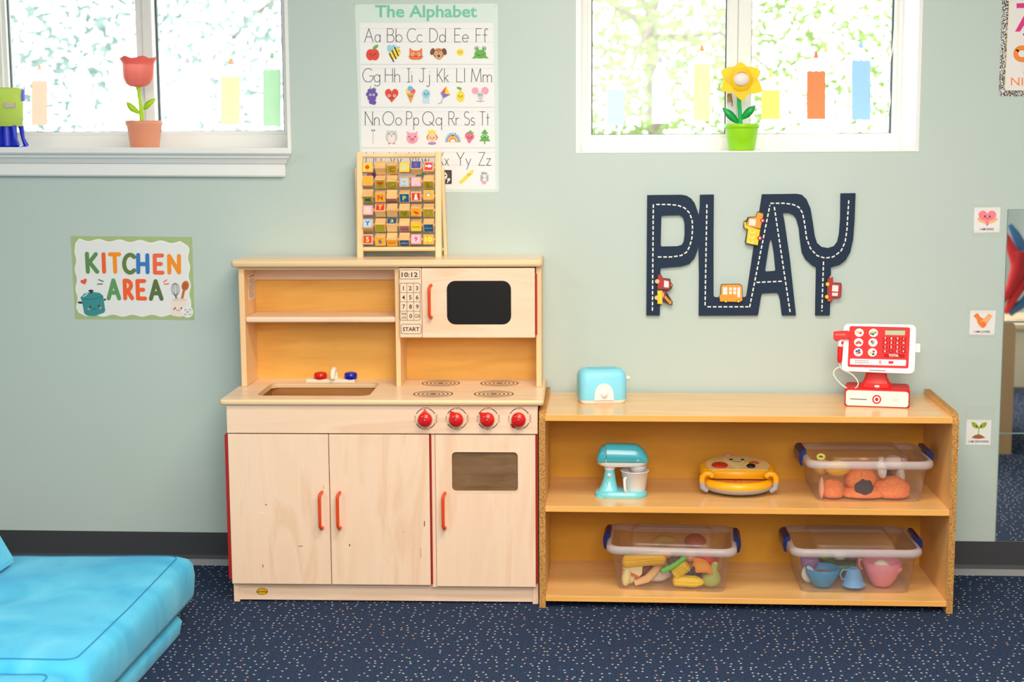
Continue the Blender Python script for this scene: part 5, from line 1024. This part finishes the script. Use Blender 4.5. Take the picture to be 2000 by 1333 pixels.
m = MB(); p = Print(m, P2(520, 720, .035), B2.to_3x3() @ Vector((0, -1, 0)), q=fq); p.poly([(392, 690), (640, 655), (632, 760), (606, 790)], C(246, 226, 176), depth=.026, h=0); p.poly([(390, 692), (606, 790), (586, 812), (384, 738)], C(216, 96, 66), depth=.026, h=0)
food(m, 'toy_apple_slice', 'cream apple slice with red skin below the large corn cob')
m = MB(); m.ball(P2(335, 815, .036), (58*v, .018, 122*v), C(240, 226, 160), rot=(0, .12, 0)); food(m, 'toy_garlic', 'pale elongated bulb in the lower left corner of the food box')
m = MB(); m.ball(P2(470, 830, .062), (92*v, .026, 98*v), C(238, 226, 170)); food(m, 'toy_potato', 'pale round potato beside the elongated bulb')
m = MB(); m.ball(P2(690, 700, .082), (105*v, .028, 120*v), mat((120, 44, 60), .35, bump=.4, bscale=120)); food(m, 'toy_beetroot', 'dark red beetroot between large corn and tan strip')
m = MB(); m.tube([P2(x, y, d) for x, y, d in ((900, 510, .085), (905, 570, .080), (870, 670, .068), (800, 770, .052), (710, 860, .044), (560, 912, .042))], [40*v, 44*v, 46*v, 50*v, 52*v, 38*v], C(240, 190, 126), 14, flat=.5); food(m, 'toy_banana_peel', 'curved tan banana peel strip in the middle of the food box')
m = MB(); m.ball(P2(870, 860, .088), (150*v, .026, 84*v), mat((238, 222, 212), .6), rot=(0, -.3, 0), lump=.22, ls=4, n=32, k=20); food(m, 'toy_cauliflower', 'lumpy whitish cauliflower at the bottom centre of the food box')
m = MB(); m.lathe([(.0001, 0), (95*v, 0), (105*v, .008), (95*v, .018), (.0001, .020)], mat((104, 76, 72), .7, bump=.5, bscale=150), P2(1040, 600, .075), 28, A=Euler((1.0, .5, 0)).to_matrix()); food(m, 'toy_burger_patty', 'brown burger patty behind the green lettuce')
m = MB(); R = []
for i in range(31):
    t = i/30; c = P2(1180-290*t, 560+170*t+18*math.sin(t*PI), .034); wob = Vector((0, 0, .0022*math.sin(t*34))); R.append([c+wob+Vector((-.002, -.004, .006)), c+wob*.4+Vector((.002, -.006, -.006)), c-wob+Vector((.002, .012, -.007)), c-wob+Vector((-.002, .012, .007))])
m.loft(R, C(112, 208, 88)); food(m, 'toy_lettuce', 'wavy bright green lettuce leaf in the food box')
cob('toy_corn', P2(1040, 775, .040), P2(1205, 650, .034), 72*v, mat((244, 200, 36), .35), 'short cut corn piece right of the lettuce', 12)
cob('toy_corn', P2(1020, 905, .044), P2(1412, 930, .044), 70*v, mat((248, 210, 20), .3), 'smooth bright yellow corn lying on the bottom of the food box', 9, .3)
m = MB(); p = Print(m, P2(1390, 660, .028), B2.to_3x3() @ Vector((0, -1, 0)), q=fq); p.poly([(1280, 575), (1360, 578), (1440, 612), (1500, 690), (1520, 756), (1480, 762), (1440, 745), (1304, 745), (1296, 680), (1276, 660)], C(250, 146, 44), depth=.012, h=0); p.poly([(1310, 600), (1360, 606), (1430, 640), (1470, 700), (1470, 724), (1316, 722)], C(252, 164, 64))
food(m, 'toy_orange_wedge', 'orange fruit wedge in front of the red tomato')
tm_ = thing('toy_tomato', 'red tomato with green star in the upper right of the food box', 'toy food', P2(1450, 580, .085), group='toy food in the lower left box')
m = MB(); m.ball(P2(1450, 580, .080), (140*v, .034, 115*v), C(204, 58, 48)); m.build('fruit', tm_)
m = MB(); p = Print(m, P2(1545, 520, .049), B2.to_3x3() @ Vector((0, -1, 0)), q=fq); p.poly([(1545+(60 if k % 2 == 0 else 18)*math.cos(k*PI/5), 520+(50 if k % 2 == 0 else 15)*math.sin(k*PI/5)) for k in range(10)], C(70, 120, 60), depth=.002, h=0); m.build('calyx', tm_)
m = MB(); m.ball(P2(1240, 545, .10), (80*v, .026, 80*v), C(238, 176, 140)); food(m, 'toy_peach', 'peach coloured fruit behind the orange wedge')
m = MB(); m.ball(P2(960, 520, .060), (60*v, .014, 55*v), C(246, 160, 70)); food(m, 'toy_cheese', 'small orange piece near the top of the tan strip')
m = MB()
for k, (x, y) in enumerate(((1180, 790), (1240, 760), (1300, 790), (1350, 760), (1200, 840), (1270, 830), (1340, 830), (1290, 730))): m.ball(P2(x, y, .085+.004*(k % 3)), 44*v, mat((70, 72, 104), .4), n=14, k=10)
food(m, 'toy_grapes', 'dark blue grapes behind the short corn piece')
m = MB(); c = P2(1530, 855, .05); R = []
for i in range(15):
    t = i/14; zz = (-112+t*335)*v; rr = (118*math.sin(min(1, t/.62)*PI*.5+.0)*(1 if t < .3 else 1)) if t < .3 else 118-75*min(1, max(0, (t-.42)/.35))
    rr = 118*math.sqrt(max(.0, 1-((t-.33)/.33)**2)) if t < .33 else (118-70*(0.5-.5*math.cos(min(1, (t-.33)/.42)*PI)) if t < .85 else 48*math.sqrt(max(.0, 1-((t-.85)/.15)**2)))
    R.append([c+Vector((rr*v*math.cos(q)+60*v*t*t, rr*v*.8*math.sin(q), zz)) for q in [2*PI*j/22 for j in range(22)]])
m.loft(R, C(170, 180, 90)); food(m, 'toy_pear', 'green pear in the lower right corner of the food box')
m = MB(); m.ball(P2(345, 510, .11), (80*v, .03, 70*v), C(110, 130, 96)); food(m, 'toy_avocado', 'dull green fruit at the back left of the food box')
m = MB(); m.ball(P2(520, 520, .12), (110*v, .03, 80*v), C(220, 120, 70)); food(m, 'toy_sweet_potato', 'orange root behind the large corn cob')
m = MB(); m.tube([P2(800, 380, .2), P2(900, 340, .2), P2(1040, 350, .2)], [.014, .018, .010], C(206, 160, 60), 12); food(m, 'toy_banana', 'yellow banana lying at the back under the lid of the food box')
m = MB(); m.ball(P2(1300, 360, .2), (140*v, .04, 90*v), C(190, 90, 60)); food(m, 'toy_bread_roll', 'reddish brown roll at the back right of the food box')

# --- toy dishes in the lower right box
dq = lambda x, y: (1490+x/5.128, 1000+y/5.128)
def P3(x, y, d): return inb(B3, d)(*dq(x, y))
w_ = pxm(-.33)/5.128
def dish(m, name, label): inside(m, B3); return solo(m, name, label, 'toy dish', 'toy dishes in the lower right box')
def cup(c, prof, mt, n=32, A=None, m=None):
    m = m or MB(); m.lathe([(r*w_, z*w_) for r, z in prof], mt, c, n, caps=False, A=A); return m
blu = C(44, 150, 208); lbl = C(106, 172, 226); pnk = C(236, 146, 164); grn = C(78, 138, 108); prp = C(150, 112, 168)
c = P3(592, 778, .072)
m = cup(c, [(.1, 0), (85, 0), (92, 12), (130, 60), (168, 130), (176, 190), (172, 192), (160, 130), (120, 60), (.1, 25)], blu); dish(m, 'toy_bowl', 'blue toy bowl full of brown beans in the lower right box')
m = MB(); bmat = [C(150, 98, 76), C(176, 122, 96), C(130, 84, 66)]
m.lathe([(.0001, 168*w_), (100*w_, 162*w_), (132*w_, 152*w_)], bmat[0], c, 24, caps=False)
for k in range(150):
    a = rnd.random()*2*PI; r_ = 126*math.sqrt(rnd.random()); hgt = 160+24*(1-(r_/126)**2)
    m.ball((c.x+r_*w_*math.cos(a), c.y+r_*w_*math.sin(a), c.z+hgt*w_), (17*w_, 10*w_, 8*w_), bmat[k % 3], rot=(rnd.random(), rnd.random(), rnd.random()*6), n=8, k=5)
o = solo(m, 'dried_beans', 'brown dried beans filling the blue toy bowl', 'beans'); o['kind'] = 'stuff'
m = cup(P3(905, 750, .058), [(118, 0), (112, 4), (92, 80), (66, 160), (48, 184), (44, 180), (.1, 178)], lbl); cc = P3(800, 650, .058)
m.tube([P3(850, 598, .058), P3(800, 596, .055), P3(772, 640, .053), P3(790, 690, .055), P3(836, 686, .058)], .0025, lbl, 10)
m.tube([P3(980, 745, .05), P3(1025, 746, .042)], [.010, .003], lbl, 10); dish(m, 'toy_jug', 'light blue toy jug upside down beside the blue bowl')
c = P3(1205, 775, .085)
m = cup(c, [(.1, 0), (88, 0), (96, 10), (140, 70), (176, 150), (198, 255), (194, 257), (170, 150), (130, 75), (.1, 18)], pnk)
m.tube([P3(1310, 680, .07), P3(1360, 650, .06), P3(1405, 612, .055)], [.009, .0065, .0055], pnk, 12); m.tube([P3(1010, 530, .085), P3(985, 520, .083), P3(980, 580, .083), P3(1005, 620, .085)], .0035, pnk, 8)
dish(m, 'toy_teapot', 'pink toy teapot with open top in the lower right box')
m = MB(); m.ball(P3(1190, 560, .065), (92*w_, .016, 78*w_), C(240, 232, 220), rot=(0, .35, 0)); dish(m, 'toy_egg', 'white toy egg resting in the pink teapot')
m = MB(); m.lathe([(.0001, 0), (68*w_, .002), (72*w_, .008), (60*w_, .013), (.0001, .014)], toyw, P3(372, 628, .105), 26, A=Matrix.Rotation(-.18, 3, 'Y') @ Matrix.Diagonal((1, 1, 1.28)).to_3x3() @ Matrix.Rotation(PI/2, 3, 'X')); m.box(P3(352, 600, .086), P3(388, 690, .091), toyw, .001); dish(m, 'toy_plate', 'white oval toy plate standing at the left of the lower right box')
c = P3(400, 585, .135)
m = cup(c, [(.1, 0), (70, 0), (90, 60), (100, 140), (96, 142), (80, 60), (.1, 10)], prp); m.tube([P3(490, 500, .13), P3(525, 540, .13), P3(470, 590, .13)], .003, prp, 8); dish(m, 'toy_mug', 'purple toy mug at the back left of the dish box')
c = P3(740, 600, .175)
m = cup(c, [(.1, 0), (150, 0), (190, 50), (205, 120), (200, 122), (180, 50), (.1, 12)], grn); dish(m, 'toy_pot', 'dark green toy pot behind the blue bowl')
m = cup(P3(770, 470, .14), [(.1, 0), (60, 0), (72, 60), (70, 62), (56, 8), (.1, 6)], toyw); dish(m, 'toy_cup', 'white toy cup near the top of the dish box')
m = cup(P3(880, 475, .16), [(.1, 0), (60, 0), (74, 66), (72, 68), (56, 8), (.1, 6)], prp); dish(m, 'toy_cup', 'purple toy cup right of the white cup in the dish box')
m = cup(P3(610, 465, .15), [(.1, 0), (60, 0), (76, 60), (74, 62), (56, 8), (.1, 6)], C(150, 190, 80)); dish(m, 'toy_cup', 'lime green toy cup near the top of the dish box')
m = cup(P3(1170, 490, .19), [(.1, 0), (150, 0), (165, 90), (160, 92), (140, 20), (.1, 12)], C(226, 130, 140)); dish(m, 'toy_pan', 'pink toy pan at the back behind the teapot')

# ------------------------------------------------------------------ flowers and bucket on the window sills
def pot(m, c, prof, mt): m.lathe(prof, mt, c, 36, caps=False)
sz = W2z+.0011; y0 = .075; s_ = pxm(y0); cb = aty(1448.5, 290, y0)
fl = thing('toy_flower_pot', 'yellow toy daffodil in a lime green pot on the right sill', 'toy flower', (cb.x, y0, sz))
m = MB(); z = lambda py: aty(1447, py, y0).z
limem = mat((168, 234, 30), .35, coat=.2, trans=.2); H_ = z(242)-sz
pot(m, (cb.x, y0, sz), [(.0001, .001), (23*s_, 0), (25*s_, .003), (31.5*s_, H_-.016), (31.5*s_, H_-.014), (33.5*s_, H_-.013), (34*s_, H_), (31*s_, H_), (29*s_, H_-.01), (.0001, H_-.012)], limem); m.build('pot', fl)
stm = mat((18, 168, 84), .35); m = MB(); m.tube([(aty(1446, 250, y0).x, y0, sz+H_-.012), (aty(1445, 220, y0).x, y0, z(220)), (aty(1443, 190, y0).x, y0-.005, z(190)), (aty(1444, 160, y0).x, y0-.012, z(160))], [5*s_, 4.5*s_, 4*s_, 4*s_], stm, 12); m.build('stem', fl)
def leaf(a, b_, wd, mt, par, yy):
    m = MB(); a, b_ = Vector(a), Vector(b_); d = (b_-a); nrm = Vector((0, -1, .15)).normalized(); sd = d.cross(nrm).normalized(); R = []
    for i in range(11):
        t = i/10; ww = wd*math.sin(PI*(.06+.94*t))**.7 if t < 1 else wd*.1; c = a+d*t+Vector((0, -.012*math.sin(PI*t), 0)); R.append([c+sd*ww*.5+nrm*.001, c+nrm*.004, c-sd*ww*.5+nrm*.001, c-nrm*.002])
    m.loft(R, mt); m.build('leaf', par)
leaf(aty(1441, 240, y0), aty(1411, 211, y0-.01), 15*s_, stm, fl, y0); leaf(aty(1449, 232, y0), aty(1475, 206, y0-.01), 15*s_, stm, fl, y0)
yel = mat((255, 224, 10), .45, trans=.4); fc = (1447, 154); yf = y0-.028
for k, (tx, ty) in enumerate(((1446, 121), (1486, 138), (1489, 179), (1450, 197), (1409, 176), (1408, 139))):
    m = MB(); p = Print(m, (0, yf+.006-.0015*(k % 2), 0), (0, -1, 0)); dx, dy = tx-fc[0], ty-fc[1]; L_ = math.hypot(dx, dy); ux, uy = dx/L_, dy/L_; wv = 17
    pts = [(fc[0]+ux*L_*t-uy*wv*sgn*ww, fc[1]+uy*L_*t+ux*wv*sgn*ww) for sgn, seq in ((1, ((.0, .5), (.3, .95), (.5, 1.0), (.7, .8), (.88, .42), (1.0, .04))), (-1, ((.97, .1), (.88, .42), (.7, .8), (.5, 1.0), (.3, .95), (0, .5)))) for t, ww in seq]
    p.poly(pts, yel, depth=.006, h=0); m.build('petal', fl)
m = MB(); cc = aty(1448, 155, yf); m.ball(cc, (15*s_, .010, 12.5*s_), mat((238, 222, 218), .4)); m.lathe([(22*s_, .001), (19*s_, .003), (14*s_, .004)], yel, cc+Vector((0, .002, 0)), 24, A=Matrix(((1, 0, 0), (0, 0, -1), (0, 1, 0))), caps=False); m.build('flower_centre', fl, label='pale pink flower centre')
# tulip on the left ledge; flower and pot colours lightened for backlight bloom
sz = W1z+.0017; y0 = .07; s_ = pxm(y0); cb = aty(283, 282, y0); z = lambda py: aty(283, py, y0).z
tu = thing('toy_flower_pot', 'coral toy tulip in a peach pot on the left window ledge', 'toy flower', (cb.x, y0, sz)); H_ = z(236)-sz
peach = mat((250, 182, 148), .35, trans=.35); m = MB(); pot(m, (cb.x, y0, sz), [(.0001, .001), (26*s_, 0), (28*s_, .003), (33.5*s_, H_-.014), (35.5*s_, H_-.012), (36*s_, H_), (33*s_, H_), (30*s_, H_-.01), (.0001, H_-.012)], peach); m.build('pot', tu)
gs = mat((206, 236, 60), .4, trans=.5); m = MB(); m.tube([(aty(277, 250, y0).x, y0, sz+H_-.012), (aty(276, 215, y0).x, y0, z(215)), (aty(271, 180, y0).x, y0, z(180)), (aty(270, 165, y0).x, y0, z(165))], [4.5*s_, 4*s_, 3*s_, 6*s_], gs, 12); m.build('stem', tu)
leaf(aty(273, 222, y0), aty(248, 200, y0-.01), 12*s_, gs, tu, y0); leaf(aty(281, 214, y0), aty(304, 193, y0-.01), 12*s_, gs, tu, y0)
coral = mat((244, 140, 126), .4, trans=.5); m = MB(); R = []
for py, r_ in ((170, 6), (168, 15), (163, 22), (152, 27), (138, 28.5), (125, 29), (119, 31), (115, 34), (113, 34), (116, 30), (125, 27)):
    R.append([(aty(270, py, y0).x+r_*s_*(1+.05*abs(math.cos(3*q)))*math.cos(q), y0+r_*s_*(1+.05*abs(math.cos(3*q)))*math.sin(q), z(py)+(.004*math.cos(6*q) if py < 118 else 0)) for q in [2*PI*j/36 for j in range(36)]])
m.loft(R, coral, caps=False); m.add(R[0], [list(range(36))], coral); m.build('flower_cup', tu)
# bubble bucket
y0 = .085; s_ = pxm(y0); z = lambda py: aty(15, py, y0).z; cx = aty(12, 230, y0).x
bu = thing('bubble_bucket', 'lime bucket with blue base cut off at the left on the ledge', 'toy bucket', (cx, y0, sz)); lime = mat((220, 240, 120), .4, trans=.4); blue = mat((14, 40, 196), .3)
m = MB(); m.lathe([(.0001, z(247)-sz), (31*s_, z(247)-sz), (35*s_, z(185)-sz), (36*s_, z(178)-sz), (35*s_, z(172)-sz), (30*s_, z(172)-sz), (.0001, z(176)-sz)], lime, (cx, y0, sz), 36, caps=False); m.build('bucket', bu)
m = MB(); m.lathe([(.0001, 0), (44*s_, 0), (42*s_, .006), (30*s_, .011), (.0001, .012)], blue, (cx, y0, sz), 36, caps=False)
for k in range(6):
    a = k*PI/3+.35; m.tube([(cx+36*s_*math.cos(a), y0+36*s_*math.sin(a), sz+.009), (cx+30*s_*math.cos(a), y0+30*s_*math.sin(a), sz+.035), (cx+27*s_*math.cos(a), y0+27*s_*math.sin(a), z(246))], [.009, .006, .009], blue, 10)
m.lathe([(20*s_, .011), (20*s_, z(247)-sz)], blue, (cx, y0, sz), 24); m.build('base', bu, label='blue slotted base')
m = MB(); m.box((cx+33*s_, y0-.008, z(198)), (cx+39*s_, y0+.008, z(175)), C(110, 110, 220), .002); m.build('clip', bu, label='violet clip')
m = MB(); p = Print(m, (0, y0-35*s_, 0), (0, -1, 0)); p.text('Gazi', 18, 205, 11, C(200, 120, 190), 24, bold=.03); p.text('Gazi', 18, 205, 8.5, PW, 21); m.build('logo', bu)

# ------------------------------------------------------------------ blue foam play couch
vel = noise_mat('blue_velour', [(.3, (52, 166, 216)), (.5, (80, 188, 229)), (.7, (106, 204, 238))], nscale=5, detail=9, distort=.5, rough=.85, spec=.15, bump=.35)
vel.node_tree.nodes['Principled BSDF'].inputs['Sheen Weight'].default_value = .12
def cushion(name, x0, x1, ya, yb, z0, z1, par, bulge=.004, foot=.02, wr=.003, tilt=0):
    """soft foam block: ya is the far end, yb the near end"""
    m = MB(); cx, cy = (x0+x1)/2, (ya+yb)/2; W, D = x1-x0, abs(ya-yb); BASE = dense(rrect(W, D, .03, 4)); R = []
    def pts(i, zz, dome=0):
        P = []
        for a, b_ in BASE:
            X_, Y_ = cx+a*(1-2*i/W), cy+b_*(1-2*i/D); q = noise.noise(Vector((X_*9, Y_*9, zz*14)))*wr
            P.append((X_+q, Y_+q, zz+dome+q*.6+(tilt*max(0, (X_-cx)/(W/2))*max(0, (Y_-cy)/(D/2)) if zz > z0+.02 else 0)))
        return P
    for i, zz in ((foot, z0), (foot*.2, z0+.006), (0, z0+.02), (-bulge, (z0+z1)/2), (0, z1-.028), (.008, z1-.014), (.026, z1-.003), (.036, z1)): R.append(pts(i, zz))
    for k in range(1, 9): R.append([(cx+(a[0]-cx)*(1-k/9), cy+(a[1]-cy)*(1-k/9), a[2]+.004*math.sin(k/9*PI/2)+.004*noise.noise(Vector((a[0]*7*(1-k/9), a[1]*7*(1-k/9), k)))) for a in R[7]])
    R.append([(cx+(a[0]-cx)*.01, cy+(a[1]-cy)*.01, z1+.004) for a in R[7]]); m.loft(R, vel); o = m.build(name, par); WM[o.name] = Matrix()
    s2 = MB(); loop = [(a[0], a[1], a[2]+.0012) for a in R[7]]; s2.tube(loop+loop[:1], .0014, mat((24, 128, 178), .8), 6, caps=False); s2.build('seam', o); return o
def dense(P, st=.03):
    Q = []
    for (a, b_), (c_, d_) in zip(P, P[1:]+P[:1]):
        k = max(1, int(math.hypot(c_-a, d_-b_)/st))
        for i in range(k): Q.append((a+(c_-a)*i/k, b_+(d_-b_)*i/k))
    return Q
couch = thing('play_couch', 'bright blue velour foam play couch in the lower left foreground', 'play couch', (-.7, -1.05, 0))
cushion('base_cushion', -1.3, -.140, -.690, -1.515, .0, .0745, couch, foot=.006)
cushion('seat_cushion', -1.3, -.124, -.600, -1.520, .0755, .2005, couch, tilt=.010)
cushion('front_cushion', -1.3, -.150, -1.535, -2.25, .0, .196, couch)
bol = MB(); R = []
for yy, k in ((-.735, .9), (-.75, 1), (-.93, 1), (-.945, .9)):
    pf = [(-.612, .2125), (-.602, .219), (-.604, .232), (-.66, .335), (-.675, .345), (-.95, .40), (-1.02, .38), (-1.04, .22), (-1.02, .2125)]; R.append([(-.83+(x+.83)*k, yy, .30+(zz-.30)*k) for x, zz in pf])
bol.loft(R, vel, smooth=False); solo(bol, 'foam_bolster', 'blue velour bolster leaning on the couch at the left edge', 'cushion')

# ------------------------------------------------------------------ furniture seen only in the mirror
def virt(px, py, d): p = aty(px, py, 2*(WY-.005)+d); return Vector((p.x, -d, p.z))
a, b_ = virt(1985, 628, 1.88), virt(1968, 884, 1.88)
m = MB(); pf = [(a.x-.34, 0), (a.x, 0), (a.x, a.z-.03), (a.x-.008, a.z-.010), (a.x-.026, a.z), (a.x-.34, a.z)]
m.prism(pf, 'y', -1.90, -1.88, mat((226, 182, 134), .5)); m.box((a.x-.34, -2.7, 0), (a.x-.32, -1.90, a.z-.02), mat((226, 182, 134), .5)); m.prism(pf, 'y', -2.72, -2.70, mat((226, 182, 134), .5))
for zz in (.04, .3, .56): m.box((a.x-.32, -2.7, zz), (a.x-.03, -1.90, zz+.018), mat((220, 180, 130), .5))
solo(m, 'low_shelf', 'tan shelf end panel reflected in the mirror tiles', 'shelf unit')
c0, c1 = virt(1981, 745, 3.7), virt(1955, 600, 3.7)
m = MB(); tz_ = virt(1980, 634, 3.7).z; m.box((c0.x-.9, -4.1, 0), (3.85, -3.72, tz_-.03), mat((236, 222, 196), .6), .004); m.box((c0.x-.92, -4.3, tz_-.03), (3.87, -3.70, tz_), mat((232, 208, 176), .5), .004)
solo(m, 'cream_cabinet', 'cream low cabinet reflected in the mirror at the right edge', 'cabinet')
ra, ba = mat((190, 36, 44), .7), mat((40, 98, 146), .7); fg = thing('branching_sculpture', 'red and blue sculpture of long limbs reflected in the mirror', 'sculpture', virt(1990, 632, 3.85))
def lim(P_, r_, mt): MB().tube([virt(x, y-9, 3.85+d) for x, y, d in P_], r_, mt, 12).build('limb', fg)
lim([(1955, 455, 0), (1968, 478, 0), (1982, 510, -.02), (1992, 540, -.02)], [.012, .022, .034, .04], ra); lim([(1992, 500, -.02), (1988, 540, -.02), (1975, 570, 0), (1958, 598, .02)], [.045, .045, .03, .018], ra); lim([(2004, 545, 0), (1990, 575, 0), (1968, 612, .03), (1962, 621, .03)], [.04, .028, .02, .016], ra)
lim([(1972, 448, .05), (1984, 468, .04), (2000, 500, .02), (2016, 540, 0)], [.012, .024, .032, .04], ba); lim([(2020, 575, 0), (2000, 600, .02), (1982, 612, .04), (1971, 622, .05)], [.03, .028, .026, .020], ba); lim([(2040, 440, 0), (2024, 500, 0), (2014, 560, 0), (2030, 630, 0)], [.03, .05, .05, .03], ra)
